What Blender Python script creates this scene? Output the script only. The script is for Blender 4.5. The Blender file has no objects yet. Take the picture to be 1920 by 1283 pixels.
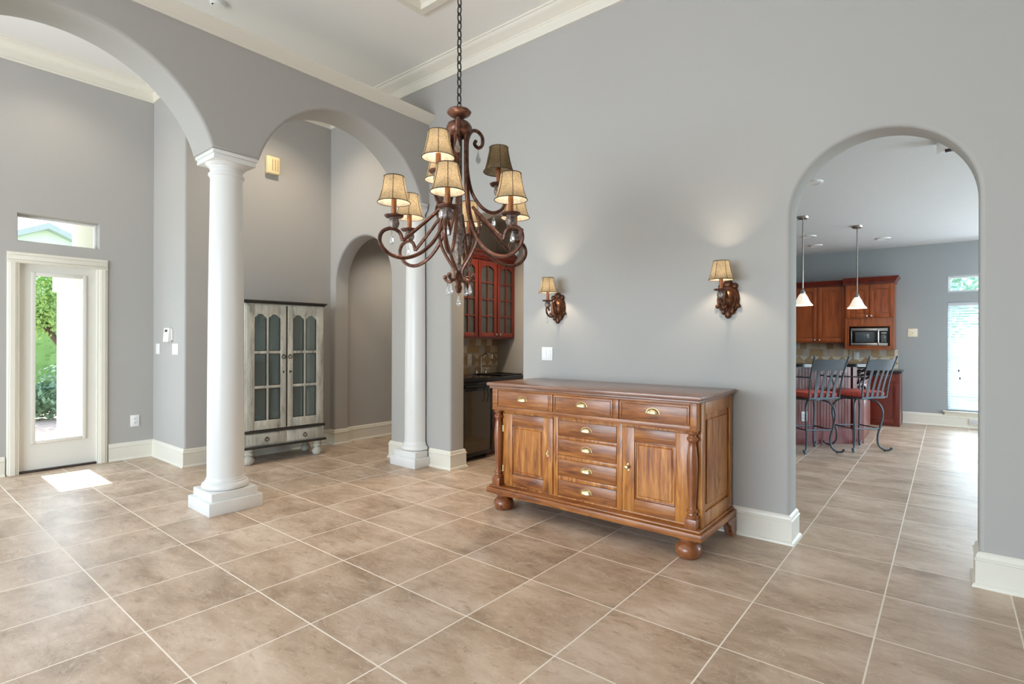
import bpy, bmesh, math, random
from mathutils import Vector, Matrix
random.seed(7)
PI = math.pi
R = math.radians
SC = bpy.context.scene
COL = SC.collection

# ------------------------------------------------------------------ camera, world, sun, window light, exposure
cam_d = bpy.data.cameras.new('camera')
cam = bpy.data.objects.new('camera', cam_d)
COL.objects.link(cam)
cam_d.sensor_width = 36.0
cam_d.sensor_fit = 'HORIZONTAL'
cam_d.lens = 36.0 * 1001.28 / 1920.0
cam_d.shift_y = (641.5 - 640.5) / 1920.0 * -1.0
cam_d.clip_start = 0.05
cam.location = (0, -3.815, 1.309)
cam.rotation_mode = 'QUATERNION'
cam.rotation_quaternion = (Matrix.Rotation(R(39.159), 4, 'Z') @ Matrix.Rotation(PI / 2, 4, 'X')
                           @ Matrix.Rotation(0.003, 4, 'Z')).to_quaternion()
SC.camera = cam

vs = SC.view_settings
vs.view_transform = 'Standard'
vs.look = 'None'
vs.gamma = 1.0
vs.exposure = 0.25
vs.use_curve_mapping = False
try:
    SC.cycles.use_denoising = True
    SC.cycles.max_bounces = 10
    SC.cycles.diffuse_bounces = 6
    SC.cycles.glossy_bounces = 4
    SC.cycles.transmission_bounces = 6
    SC.cycles.transparent_max_bounces = 12
    SC.cycles.sample_clamp_indirect = 6.0
    SC.cycles.caustics_reflective = False
    SC.cycles.caustics_refractive = False
except Exception:
    pass

world = bpy.data.worlds.new('sky')
SC.world = world
world.use_nodes = True
wn = world.node_tree
wn.nodes.clear()
wo = wn.nodes.new('ShaderNodeOutputWorld')
wb = wn.nodes.new('ShaderNodeBackground')
sky = wn.nodes.new('ShaderNodeTexSky')
sky.sky_type = 'NISHITA'
sky.sun_disc = False
sky.sun_elevation = R(48)
sky.sun_rotation = R(270)
wb.inputs['Strength'].default_value = 0.55
hs = wn.nodes.new('ShaderNodeHueSaturation')
hs.inputs['Saturation'].default_value = 0.85
wn.links.new(sky.outputs[0], hs.inputs['Color'])
wn.links.new(hs.outputs[0], wb.inputs[0])
wn.links.new(wb.outputs[0], wo.inputs[0])


def lamp(name, kind, loc, rot, energy, color=(1, 1, 1), **kw):
    d = bpy.data.lights.new(name, kind)
    d.energy = energy
    d.color = color
    for k, v in kw.items():
        setattr(d, k, v)
    o = bpy.data.objects.new(name, d)
    o.location = loc
    o.rotation_euler = rot
    COL.objects.link(o)
    return o


def aim(d):
    return Vector(d).to_track_quat('-Z', 'Y').to_euler()


lamp('sun', 'SUN', (-20, -2, 20), aim((1, -0.01, -1.12)), 8.5, (1, .96, .9), angle=R(.5))
DAY = (.74, .87, 1.0)
# daylight coming in at the window openings, real and added
def window_light(name, loc, d, w, h, e, color=DAY):
    lamp(name, 'AREA', loc, aim(d), e, color, shape='RECTANGLE', size=w, size_y=h)


window_light('daylight_great_room', (-3.0, -8.9, 1.3), (0.0, 1, -.02), 5.6, 1.9, 430)
window_light('daylight_entry', (-6.85, -4.3, 1.6), (1, 0, 0), 1.3, 2.5, 30)
window_light('daylight_breakfast', (4.35, 3.6, 1.5), (-1, 0, .22), 3.0, 2.1, 170, (.74, .89, 1))
window_light('added_light_breakfast_far', (2.0, 6.9, 1.4), (0, -1, .1), 1.9, 2.2, 80, (.74, .89, 1))  # added lamp, kept out of view, to brighten the kitchen
window_light('daylight_door', (-6.9, -2.505, 1.13), (1, 0, -.1), .38, 1.6, 4, (.55, .78, 1))
window_light('daylight_blind', (.504, 7.45, 1.1), (0, -1, 0), 1.0, 1.75, 45)
# warm downlights in the hall, the wet bar and the entry
GLOW = (1, .84, .66)
lamp('hall_downlight', 'SPOT', (-5.4, .9, 2.85), (0, 0, 0), 45, GLOW, spot_size=R(130), spot_blend=.8, shadow_soft_size=.07)
lamp('niche_downlight', 'SPOT', (-3.6, .75, 2.85), (0, 0, 0), 95, (1, .76, .5), spot_size=R(140), spot_blend=.8, shadow_soft_size=.07)
lamp('entry_downlight', 'SPOT', (-5.3, -.85, 4.15), (0, 0, 0), 80, GLOW, spot_size=R(125), spot_blend=.8, shadow_soft_size=.07)
lamp('entry_downlight', 'SPOT', (-6.4, -2.6, 4.15), (0, 0, 0), 22, GLOW, spot_size=R(125), spot_blend=.8, shadow_soft_size=.07)


# ------------------------------------------------------------------ materials
def lin(c):
    return tuple(((x / 255) / 12.92 if x / 255 <= .04045 else ((x / 255 + .055) / 1.055) ** 2.4) for x in c)


def new_mat(name):
    m = bpy.data.materials.new(name)
    m.use_nodes = True
    nt = m.node_tree
    b = nt.nodes['Principled BSDF']
    return m, nt, b


def mixc(nt, fac, a, b):
    n = nt.nodes.new('ShaderNodeMix')
    n.data_type = 'RGBA'
    for sock, v in ((0, fac), (6, a), (7, b)):
        if hasattr(v, 'node'):
            nt.links.new(v, n.inputs[sock])
        elif sock == 0:
            n.inputs[0].default_value = v
        else:
            n.inputs[sock].default_value = (*v, 1)
    return n.outputs[2]


def ramp(nt, fac, stops):
    n = nt.nodes.new('ShaderNodeValToRGB')
    e = n.color_ramp.elements
    while len(e) < len(stops):
        e.new(.5)
    for i, (p, c) in enumerate(stops):
        e[i].position = p
        e[i].color = (*c, 1) if len(c) == 3 else c
    nt.links.new(fac, n.inputs[0])
    return n.outputs[0]


def noise(nt, scale, detail=4, rough=.55, dist=0, vec=None, stretch=None, coord='Object'):
    t = nt.nodes.new('ShaderNodeTexCoord')
    src = vec or t.outputs[coord]
    if stretch:
        mp = nt.nodes.new('ShaderNodeMapping')
        mp.inputs['Scale'].default_value = stretch
        nt.links.new(src, mp.inputs['Vector'])
        src = mp.outputs[0]
    n = nt.nodes.new('ShaderNodeTexNoise')
    n.inputs['Scale'].default_value = scale
    n.inputs['Detail'].default_value = detail
    n.inputs['Roughness'].default_value = rough
    n.inputs['Distortion'].default_value = dist
    nt.links.new(src, n.inputs['Vector'])
    return n.outputs['Fac']


def bump(nt, b, h, strength=.2, dist=.01):
    n = nt.nodes.new('ShaderNodeBump')
    n.inputs['Strength'].default_value = strength
    n.inputs['Distance'].default_value = dist
    nt.links.new(h, n.inputs['Height'])
    nt.links.new(n.outputs[0], b.inputs['Normal'])


def plain(name, c, rough=.5, metal=0, var=.06, scale=6, bmp=0, bscale=60, spec=.5, coat=0):
    m, nt, b = new_mat(name)
    c = lin(c)
    f = noise(nt, scale)
    lo = tuple(x * (1 - var) for x in c)
    hi = tuple(min(1, x * (1 + var)) for x in c)
    nt.links.new(mixc(nt, f, lo, hi), b.inputs['Base Color'])
    b.inputs['Roughness'].default_value = rough
    b.inputs['Metallic'].default_value = metal
    b.inputs['Specular IOR Level'].default_value = spec
    b.inputs['Coat Weight'].default_value = coat
    if bmp:
        bump(nt, b, noise(nt, bscale), bmp, .004)
    return m


def wood(name, dark, mid, light, axis, rough=.35, scale=5, coat=.15, knots=True):
    m, nt, b = new_mat(name)
    st = [9, 9, 9]
    st[axis] = .8
    f = noise(nt, scale, 6, .6, .6, stretch=tuple(st))
    f2 = noise(nt, 2.2, 3, .5, .3)
    g = noise(nt, 34, 3, .6, 0, stretch=tuple(s if i != axis else .5 for i, s in enumerate(st)))
    c1 = ramp(nt, f, [(.32, lin(dark)), (.5, lin(mid)), (.68, lin(light))])
    c2 = mixc(nt, ramp(nt, f2, [(.35, (0, 0, 0)), (.7, (.5, .5, .5))]), c1, lin(light))
    c3 = mixc(nt, ramp(nt, g, [(.45, (0, 0, 0)), (.75, (.35, .35, .35))]), c2, lin(dark))
    if knots:
        kn = noise(nt, 3.4, 2, .5, 1.2, stretch=tuple(1.6 if i != axis else .8 for i in range(3)))
        c3 = mixc(nt, ramp(nt, kn, [(.66, (0, 0, 0)), (.76, (.7, .7, .7))]), c3, tuple(x * .8 for x in lin(dark)))
    nt.links.new(c3, b.inputs['Base Color'])
    b.inputs['Roughness'].default_value = rough
    b.inputs['Coat Weight'].default_value = coat
    b.inputs['Coat Roughness'].default_value = .2
    bump(nt, b, g, .08, .003)
    return m


def glass_mat(name, tint, refl=.12, rough=.02, body=0, bodyc=(1, 1, 1), bmp=0, bscale=60):
    m = bpy.data.materials.new(name)
    m.use_nodes = True
    nt = m.node_tree
    nt.nodes.clear()
    out = nt.nodes.new('ShaderNodeOutputMaterial')
    tr = nt.nodes.new('ShaderNodeBsdfTransparent')
    tr.inputs[0].default_value = (*tint, 1)
    gl = nt.nodes.new('ShaderNodeBsdfGlossy')
    gl.inputs['Roughness'].default_value = rough
    gl.inputs['Color'].default_value = (.9, .9, .9, 1)
    lw = nt.nodes.new('ShaderNodeLayerWeight')
    lw.inputs['Blend'].default_value = .5
    pw = nt.nodes.new('ShaderNodeMath')
    pw.operation = 'POWER'
    pw.inputs[1].default_value = 4
    nt.links.new(lw.outputs['Facing'], pw.inputs[0])
    mul = nt.nodes.new('ShaderNodeMath')
    mul.operation = 'MULTIPLY_ADD'
    mul.inputs[1].default_value = .8
    mul.inputs[2].default_value = refl
    nt.links.new(pw.outputs[0], mul.inputs[0])
    mx = nt.nodes.new('ShaderNodeMixShader')
    nt.links.new(mul.outputs[0], mx.inputs[0])
    base = tr.outputs[0]
    if body:
        df = nt.nodes.new('ShaderNodeBsdfDiffuse')
        t = noise(nt, 14, 3)
        nt.links.new(mixc(nt, t, tuple(x * .6 for x in bodyc), bodyc), df.inputs[0])
        m2 = nt.nodes.new('ShaderNodeMixShader')
        m2.inputs[0].default_value = body
        nt.links.new(base, m2.inputs[1])
        nt.links.new(df.outputs[0], m2.inputs[2])
        base = m2.outputs[0]
    if bmp:
        bn = nt.nodes.new('ShaderNodeBump')
        bn.inputs['Strength'].default_value = bmp
        bn.inputs['Distance'].default_value = .01
        nt.links.new(noise(nt, bscale, 3), bn.inputs['Height'])
        nt.links.new(bn.outputs[0], gl.inputs['Normal'])
    nt.links.new(base, mx.inputs[1])
    nt.links.new(gl.outputs[0], mx.inputs[2])
    nt.links.new(mx.outputs[0], out.inputs[0])
    return m


def emit_mat(name, c, s):
    m, nt, b = new_mat(name)
    f = noise(nt, 20)
    nt.links.new(mixc(nt, f, c, tuple(x * .96 for x in c)), b.inputs['Emission Color'])
    b.inputs['Base Color'].default_value = (*c, 1)
    b.inputs['Emission Strength'].default_value = s
    return m


def math_n(nt, op, a, b=None, c=None):
    n = nt.nodes.new('ShaderNodeMath')
    n.operation = op
    for i, v in enumerate((a, b, c)):
        if v is None:
            continue
        if hasattr(v, 'node'):
            nt.links.new(v, n.inputs[i])
        else:
            n.inputs[i].default_value = v
    return n.outputs[0]


def floor_material():
    m, nt, b = new_mat('stone_floor_tile')
    geo = nt.nodes.new('ShaderNodeNewGeometry')
    sep = nt.nodes.new('ShaderNodeSeparateXYZ')
    nt.links.new(geo.outputs['Position'], sep.inputs[0])
    S = .508
    u = math_n(nt, 'MULTIPLY_ADD', sep.outputs[0], 1 / S, 1.2631 / S + 100)
    v = math_n(nt, 'MULTIPLY_ADD', sep.outputs[1], 1 / S, 1.471 / S + 100)
    du = math_n(nt, 'PINGPONG', u, .5)
    dv = math_n(nt, 'PINGPONG', v, .5)
    d = math_n(nt, 'MINIMUM', du, dv)
    grout = math_n(nt, 'LESS_THAN', d, .0065)
    cmb = nt.nodes.new('ShaderNodeCombineXYZ')
    nt.links.new(math_n(nt, 'FLOOR', u), cmb.inputs[0])
    nt.links.new(math_n(nt, 'FLOOR', v), cmb.inputs[1])
    wn_ = nt.nodes.new('ShaderNodeTexWhiteNoise')
    wn_.noise_dimensions = '2D'
    nt.links.new(cmb.outputs[0], wn_.inputs['Vector'])
    off = nt.nodes.new('ShaderNodeVectorMath')
    off.operation = 'MULTIPLY_ADD'
    nt.links.new(wn_.outputs['Color'], off.inputs[0])
    off.inputs[1].default_value = (7, 7, 7)
    nt.links.new(geo.outputs['Position'], off.inputs[2])
    p = off.outputs[0]
    n1 = noise(nt, 2.6, 8, .62, .4, vec=p, stretch=(.75, 1.3, 1))
    n2 = noise(nt, 15, 8, .7, .35, vec=p, stretch=(.6, 1.5, 1))
    n4 = noise(nt, 5, 6, .6, 1.4, vec=p, stretch=(.8, 1.3, 1))
    n3 = noise(nt, 55, 4, .6, 0, vec=p, stretch=(.5, 1.6, 1))
    c = ramp(nt, n1, [(.28, lin((148, 124, 101))), (.5, lin((192, 168, 145))), (.74, lin((222, 203, 184)))])
    c = mixc(nt, ramp(nt, n2, [(.54, (0, 0, 0)), (.72, (.5, .5, .5))]), c, lin((226, 212, 196)))
    c = mixc(nt, ramp(nt, n2, [(.3, (.7, .7, .7)), (.45, (0, 0, 0))]), c, lin((140, 114, 90)))
    c = mixc(nt, math_n(nt, 'MULTIPLY', wn_.outputs['Value'], .22), c, lin((176, 151, 128)))
    vein = ramp(nt, math_n(nt, 'ABSOLUTE', math_n(nt, 'SUBTRACT', n4, .5)), [(.0, (.4, .4, .4)), (.012, (0, 0, 0))])
    c = mixc(nt, vein, c, lin((220, 206, 190)))
    pit = ramp(nt, n3, [(.27, (1, 1, 1)), (.33, (0, 0, 0))])
    c = mixc(nt, math_n(nt, 'MULTIPLY', pit, .6), c, lin((96, 80, 68)))
    c = mixc(nt, grout, c, lin((242, 232, 218)))
    nt.links.new(c, b.inputs['Base Color'])
    rr = math_n(nt, 'MULTIPLY_ADD', n2, .18, .30)
    rr = math_n(nt, 'MAXIMUM', rr, math_n(nt, 'MULTIPLY', grout, .8))
    nt.links.new(rr, b.inputs['Roughness'])
    h = math_n(nt, 'MULTIPLY_ADD', grout, -.6, math_n(nt, 'MULTIPLY_ADD', pit, -.25, math_n(nt, 'MULTIPLY', n2, .35)))
    bump(nt, b, h, .22, .006)
    b.inputs['Specular IOR Level'].default_value = .55
    return m


def shade_material(name, c, trans=.68):
    m = bpy.data.materials.new(name)
    m.use_nodes = True
    nt = m.node_tree
    nt.nodes.clear()
    out = nt.nodes.new('ShaderNodeOutputMaterial')
    df = nt.nodes.new('ShaderNodeBsdfDiffuse')
    tl = nt.nodes.new('ShaderNodeBsdfTranslucent')
    t = nt.nodes.new('ShaderNodeTexCoord')
    vo = nt.nodes.new('ShaderNodeTexVoronoi')
    vo.feature = 'DISTANCE_TO_EDGE'
    vo.inputs['Scale'].default_value = 62
    nt.links.new(t.outputs['Object'], vo.inputs['Vector'])
    cr = ramp(nt, vo.outputs['Distance'], [(.0, (.5, .5, .5)), (.07, (1, 1, 1))])
    f = noise(nt, 22, 5)
    base = mixc(nt, f, tuple(x * .62 for x in lin(c)), tuple(min(1, x * 1.2) for x in lin(c)))
    mm = nt.nodes.new('ShaderNodeMix')
    mm.data_type = 'RGBA'
    mm.blend_type = 'MULTIPLY'
    mm.inputs[0].default_value = .75
    nt.links.new(base, mm.inputs[6])
    nt.links.new(cr, mm.inputs[7])
    dk = nt.nodes.new('ShaderNodeMix')
    dk.data_type = 'RGBA'
    dk.blend_type = 'MULTIPLY'
    dk.inputs[0].default_value = 1
    nt.links.new(mm.outputs[2], dk.inputs[6])
    dk.inputs[7].default_value = (.62, .58, .5, 1)
    nt.links.new(dk.outputs[2], df.inputs[0])
    nt.links.new(mm.outputs[2], tl.inputs[0])
    mx = nt.nodes.new('ShaderNodeMixShader')
    mx.inputs[0].default_value = trans
    nt.links.new(df.outputs[0], mx.inputs[1])
    nt.links.new(tl.outputs[0], mx.inputs[2])
    nt.links.new(mx.outputs[0], out.inputs[0])
    return m


def distressed(name):
    m, nt, b = new_mat(name)
    f = noise(nt, 5, 8, .7, .4, stretch=(3.2, 3.2, .55))
    f2 = noise(nt, 26, 5, .7, 0, stretch=(2.5, 2.5, .5))
    c = ramp(nt, f, [(.3, lin((122, 118, 108))), (.44, lin((178, 176, 164))), (.62, lin((206, 202, 188)))])
    c = mixc(nt, ramp(nt, f2, [(.6, (0, 0, 0)), (.72, (.8, .8, .8))]), c, lin((92, 90, 84)))
    nt.links.new(c, b.inputs['Base Color'])
    b.inputs['Roughness'].default_value = .6
    bump(nt, b, f2, .1, .004)
    return m


def bronze(name, dark, light, rough=.42, metal=.55, scale=40):
    m, nt, b = new_mat(name)
    f = noise(nt, scale, 6, .7)
    nt.links.new(ramp(nt, f, [(.35, lin(dark)), (.68, lin(light))]), b.inputs['Base Color'])
    b.inputs['Roughness'].default_value = rough
    b.inputs['Metallic'].default_value = metal
    bump(nt, b, f, .15, .003)
    return m


def leaf_mat(name, a, c):
    m = plain(name, a, .6)
    nt = m.node_tree
    b = nt.nodes['Principled BSDF']
    nt.links.new(mixc(nt, noise(nt, 2.5, 3), lin(a), lin(c)), b.inputs['Base Color'])
    return m


WALL = plain('grey_wall_paint', (177, 175, 171), .85, var=.015, scale=1.2, bmp=.03, bscale=180, spec=.2)
WALLK = plain('cool_grey_wall_paint', (162, 166, 168), .85, var=.015, scale=1.2, bmp=.03, bscale=180, spec=.2)
CEIL = plain('white_ceiling_paint', (238, 237, 233), .9, var=.01, scale=1, bmp=.05, bscale=120, spec=.2)
CEILK = plain('textured_white_ceiling', (222, 224, 226), .9, var=.02, scale=8, bmp=.5, bscale=55, spec=.2)
TRIM = plain('cream_gloss_trim', (229, 225, 212), .35, var=.01, scale=2)
COLM = plain('white_column_paint', (228, 228, 225), .33, var=.01, scale=2)
DOORP = plain('white_door_paint', (226, 224, 216), .38, var=.01, scale=2)
FLOOR = floor_material()
WOODV = wood('honey_wood_upright', (96, 48, 20), (164, 97, 40), (206, 144, 74), 2)
WOODH = wood('honey_wood_lengthways', (80, 40, 18), (138, 78, 35), (178, 116, 58), 0)
WOODD = wood('brown_turned_wood', (88, 46, 24), (128, 72, 38), (156, 96, 54), 2, rough=.28, coat=.3)
WOODT = wood('dark_wood_top', (96, 62, 48), (130, 90, 70), (156, 116, 94), 0, rough=.3, coat=.5)
BRASS = bronze('polished_brass', (196, 168, 112), (240, 222, 180), .34, .9, 12)
DIST = distressed('worn_grey_white_paint')
DARKE = plain('dark_worn_edge', (46, 42, 36), .55, var=.2, scale=14)
INNER = plain('grey_blue_cabinet_inside', (150, 162, 158), .7, var=.15, scale=5)
IRON = plain('black_iron', (34, 32, 30), .45, .5, var=.15, scale=20)
PANE = glass_mat('cabinet_glass', (.82, .86, .84), .05, .03, .14, (.36, .42, .4))
CLEAR = glass_mat('clear_window_glass', (.97, .99, .98), .02)
SEEDY = glass_mat('seeded_cabinet_glass', (.34, .38, .38), .1, .12, .3, (.16, .2, .21), .8, 60)
CRYSTAL = glass_mat('clear_crystal', (.92, .94, .95), .22, .04, .12, (.9, .9, .9))
BRONZE = bronze('rubbed_bronze', (52, 31, 25), (126, 82, 63), .36, .5)
BRONZEL = bronze('silvered_bronze', (70, 56, 50), (172, 156, 146), .45, .4, 60)
CANDLE = bronze('amber_candle_sleeve', (122, 70, 34), (166, 104, 56), .45, .1, 16)
SHADE = shade_material('crackle_parchment_shade', (236, 220, 192), .78)
LINING = shade_material('white_shade_lining', (250, 246, 238), .72)
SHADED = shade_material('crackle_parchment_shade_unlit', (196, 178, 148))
TRIMB = plain('dark_shade_binding', (66, 52, 36), .8)
BULB = emit_mat('warm_bulb', (1, .78, .48), 9)
CHERRY = wood('cherry_cabinet_wood', (104, 44, 16), (140, 66, 26), (164, 86, 38), 2, rough=.32, scale=3, knots=False)
CHERRYD = wood('dark_cherry_wood', (76, 22, 14), (104, 34, 22), (124, 46, 30), 2, rough=.3, scale=3, knots=False)
ISLAND = wood('red_stained_beadboard', (86, 32, 32), (112, 46, 44), (134, 62, 58), 2, rough=.3, scale=3, knots=False)
GRANITE = plain('black_granite', (24, 24, 26), .12, var=.8, scale=120)
BLACK = plain('gloss_black', (14, 13, 12), .15, var=.1)
SMOKE = glass_mat('brown_smoked_glass', (.2, .14, .07), .07, .03, .6, (.12, .08, .035))
STEEL = plain('brushed_steel', (190, 190, 188), .3, 1, var=.04, scale=30)
NICKEL = plain('satin_nickel', (176, 172, 166), .28, 1, var=.04, scale=30)
DGLASS = plain('dark_oven_glass', (74, 82, 90), .1, var=.05)
SWITCH = plain('white_plastic', (238, 238, 236), .4, var=.01)
IVORY = plain('cream_plastic', (232, 216, 168), .5, var=.03)
SLOT = plain('dark_slot', (52, 50, 46), .6)
STOOLM = plain('gunmetal_paint', (92, 102, 112), .36, .55, var=.1, scale=20)
REDF = plain('red_chenille', (186, 86, 78), .9, var=.7, scale=24, bmp=.4, bscale=50)
BLIND = plain('white_blind_slat', (214, 220, 225), .5, var=.01)
SLAT = plain('translucent_blind_slat', (222, 228, 232), .5, var=.01)
SLAT.node_tree.nodes['Principled BSDF'].inputs['Transmission Weight'].default_value = 0
_t = SLAT.node_tree
_tl = _t.nodes.new('ShaderNodeBsdfTranslucent')
_tl.inputs[0].default_value = (.8, .86, .9, 1)
_mx = _t.nodes.new('ShaderNodeMixShader')
_mx.inputs[0].default_value = .3
_t.links.new(_t.nodes['Principled BSDF'].outputs[0], _mx.inputs[1])
_t.links.new(_tl.outputs[0], _mx.inputs[2])
_t.links.new(_mx.outputs[0], _t.nodes['Material Output'].inputs[0])
MILK = emit_mat('lit_alabaster_glass', (1, .9, .76), .55)
SPOT = emit_mat('lit_downlight', (1, .9, .74), 5)
TILES = [plain('tumbled_stone_%s' % n, c, .6, var=.2, scale=18, bmp=.3, bscale=70) for n, c in (
    ('cream', (224, 211, 190)), ('sand', (208, 189, 162)), ('gold', (186, 158, 120)), ('grey', (192, 182, 170)),
    ('brown', (174, 146, 114)), ('grout', (182, 170, 154)))]
LEAF = leaf_mat('green_leaves', (124, 172, 84), (186, 212, 134))
LEAFP = leaf_mat('overexposed_leaves', (178, 212, 190), (208, 230, 214))  # leaf colour paled to stand in for overexposed daylight
LEAFD = leaf_mat('bluish_shrub_leaves', (96, 134, 104), (150, 184, 150))
BARK = plain('bark', (96, 76, 62), .9, var=.3, scale=12)
GRASS = leaf_mat('lawn', (142, 158, 120), (166, 180, 140))
STUCCO = plain('white_stucco', (240, 240, 238), .9, var=.02)
ROOFT = plain('grey_roof', (196, 198, 200), .8, var=.1, scale=10)


def brick_mat():
    m, nt, b = new_mat('brick_paving')
    t = nt.nodes.new('ShaderNodeTexCoord')
    br = nt.nodes.new('ShaderNodeTexBrick')
    br.inputs['Scale'].default_value = 4.5
    br.inputs['Color1'].default_value = (*lin((190, 160, 146)), 1)
    br.inputs['Color2'].default_value = (*lin((206, 182, 168)), 1)
    br.inputs['Mortar'].default_value = (*lin((214, 206, 196)), 1)
    br.inputs['Mortar Size'].default_value = .02
    nt.links.new(t.outputs['Object'], br.inputs['Vector'])
    nt.links.new(br.outputs['Color'], b.inputs['Base Color'])
    b.inputs['Roughness'].default_value = .9
    return m


PAVE = brick_mat()


# ------------------------------------------------------------------ mesh helpers
class MB:
    def __init__(s):
        s.bm = bmesh.new()
        s.mi = 0

    def _tag(s, n0):
        s.bm.faces.ensure_lookup_table()
        for f in list(s.bm.faces)[n0:]:
            f.material_index = s.mi

    def box(s, x0, x1, y0, y1, z0, z1, bev=0, seg=2):
        x0, x1 = sorted((x0, x1)); y0, y1 = sorted((y0, y1)); z0, z1 = sorted((z0, z1))
        n0 = len(s.bm.faces)
        v = [s.bm.verts.new(p) for p in ((x0, y0, z0), (x1, y0, z0), (x1, y1, z0), (x0, y1, z0),
                                         (x0, y0, z1), (x1, y0, z1), (x1, y1, z1), (x0, y1, z1))]
        fs = [s.bm.faces.new([v[i] for i in q]) for q in ((3, 2, 1, 0), (4, 5, 6, 7), (0, 1, 5, 4), (1, 2, 6, 5), (2, 3, 7, 6), (3, 0, 4, 7))]
        if bev:
            es = list({e for f in fs for e in f.edges})
            bmesh.ops.bevel(s.bm, geom=es, offset=bev, segments=seg, affect='EDGES', profile=.5)
        s._tag(n0)
        return s

    def prism(s, pts, axis, a0, a1, caps=True):
        """pts: 2D outline; axis 0: (y,z) extruded along x, 1: (x,z) along y, 2: (x,y) along z"""
        def P(p, a):
            return (a, p[0], p[1]) if axis == 0 else (p[0], a, p[1]) if axis == 1 else (p[0], p[1], a)
        n0 = len(s.bm.faces)
        A = [s.bm.verts.new(P(p, a0)) for p in pts]
        B = [s.bm.verts.new(P(p, a1)) for p in pts]
        n = len(pts)
        fs = []
        for i in range(n):
            fs.append(s.bm.faces.new((A[i], A[(i + 1) % n], B[(i + 1) % n], B[i])))
        if caps:
            fs.append(s.bm.faces.new(A[::-1]))
            fs.append(s.bm.faces.new(B))
        bmesh.ops.recalc_face_normals(s.bm, faces=fs)
        s._tag(n0)
        return s

    def lathe(s, prof, c=(0, 0, 0), seg=24, a0=0, a1=2 * PI, mat=None, lobes=0, lobe_amt=0):
        n0 = len(s.bm.faces)
        full = abs(a1 - a0 - 2 * PI) < 1e-6
        cols = seg if full else seg + 1
        rings = []
        for r, z in prof:
            ring = []
            for i in range(cols):
                a = a0 + (a1 - a0) * i / seg
                rr = max(r, 1e-4) * (1 + (lobe_amt * math.cos(lobes * a) if lobes else 0))
                p = Vector((rr * math.cos(a), rr * math.sin(a), z))
                if mat:
                    p = mat @ p
                ring.append(s.bm.verts.new(p + Vector(c)))
            rings.append(ring)
        fs = []
        for j in range(len(rings) - 1):
            for i in range(seg):
                k = (i + 1) % cols
                fs.append(s.bm.faces.new((rings[j][i], rings[j][k], rings[j + 1][k], rings[j + 1][i])))
        if full:
            for ring, fl in ((rings[0], True), (rings[-1], False)):
                fs.append(s.bm.faces.new(ring[::-1] if fl else ring))
        bmesh.ops.recalc_face_normals(s.bm, faces=fs)
        s._tag(n0)
        return s

    def tube(s, pts, r, seg=8, closed=False, flat=None):
        """sweep a round (or flat=(w,h)) section along pts; r may be a list"""
        n0 = len(s.bm.faces)
        P = [Vector(p) for p in pts]
        n = len(P)
        rs = r if isinstance(r, (list, tuple)) else [r] * n
        rings = []
        prev = None
        for i in range(n):
            if closed:
                t = (P[(i + 1) % n] - P[i - 1]).normalized()
            else:
                t = (P[min(i + 1, n - 1)] - P[max(i - 1, 0)]).normalized()
            if prev is None:
                ref = Vector((0, 0, 1)) if abs(t.z) < .9 else Vector((1, 0, 0))
                u = t.cross(ref).normalized()
            else:
                u = (prev - t * prev.dot(t))
                u = u.normalized() if u.length > 1e-6 else t.orthogonal().normalized()
            prev = u
            w = t.cross(u)
            ring = []
            for k in range(seg):
                a = 2 * PI * k / seg
                ring.append(s.bm.verts.new(P[i] + (u * math.cos(a) + w * math.sin(a)) * rs[i]))
            rings.append(ring)
        fs = []
        m = n if closed else n - 1
        for i in range(m):
            A, B = rings[i], rings[(i + 1) % n]
            for k in range(seg):
                fs.append(s.bm.faces.new((A[k], A[(k + 1) % seg], B[(k + 1) % seg], B[k])))
        if not closed:
            fs.append(s.bm.faces.new(rings[0][::-1]))
            fs.append(s.bm.faces.new(rings[-1]))
        bmesh.ops.recalc_face_normals(s.bm, faces=fs)
        s._tag(n0)
        return s

    def sweep(s, prof, path):
        """moulding: prof (out, z) carried along plan polyline, 'out' to the right of travel, mitred"""
        n0 = len(s.bm.faces)
        P = [Vector(p) for p in path]
        n = len(P)
        rings = []
        for i in range(n):
            d0 = (P[i] - P[i - 1]).normalized() if i else None
            d1 = (P[i + 1] - P[i]).normalized() if i < n - 1 else None
            if d0 is None: d0 = d1
            if d1 is None: d1 = d0
            n_0 = Vector((d0.y, -d0.x)); n_1 = Vector((d1.y, -d1.x))
            b = n_0 + n_1
            b = b / max(b.dot(n_0), 1e-6) if b.length > 1e-6 else n_0
            rings.append([s.bm.verts.new((P[i].x + b.x * o, P[i].y + b.y * o, z)) for o, z in prof])
        fs = []
        m = len(prof)
        for i in range(n - 1):
            for k in range(m):
                fs.append(s.bm.faces.new((rings[i][k], rings[i][(k + 1) % m], rings[i + 1][(k + 1) % m], rings[i + 1][k])))
        fs.append(s.bm.faces.new(rings[0][::-1]))
        fs.append(s.bm.faces.new(rings[-1]))
        bmesh.ops.recalc_face_normals(s.bm, faces=fs)
        s._tag(n0)
        return s

    def ell(s, c, rx, ry, rz, seg=16, rings=10):
        n0 = len(s.bm.faces)
        r = bmesh.ops.create_uvsphere(s.bm, u_segments=seg, v_segments=rings, radius=1)
        for v in r['verts']:
            v.co = Vector((c[0] + v.co.x * rx, c[1] + v.co.y * ry, c[2] + v.co.z * rz))
        s._tag(n0)
        return s

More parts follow.
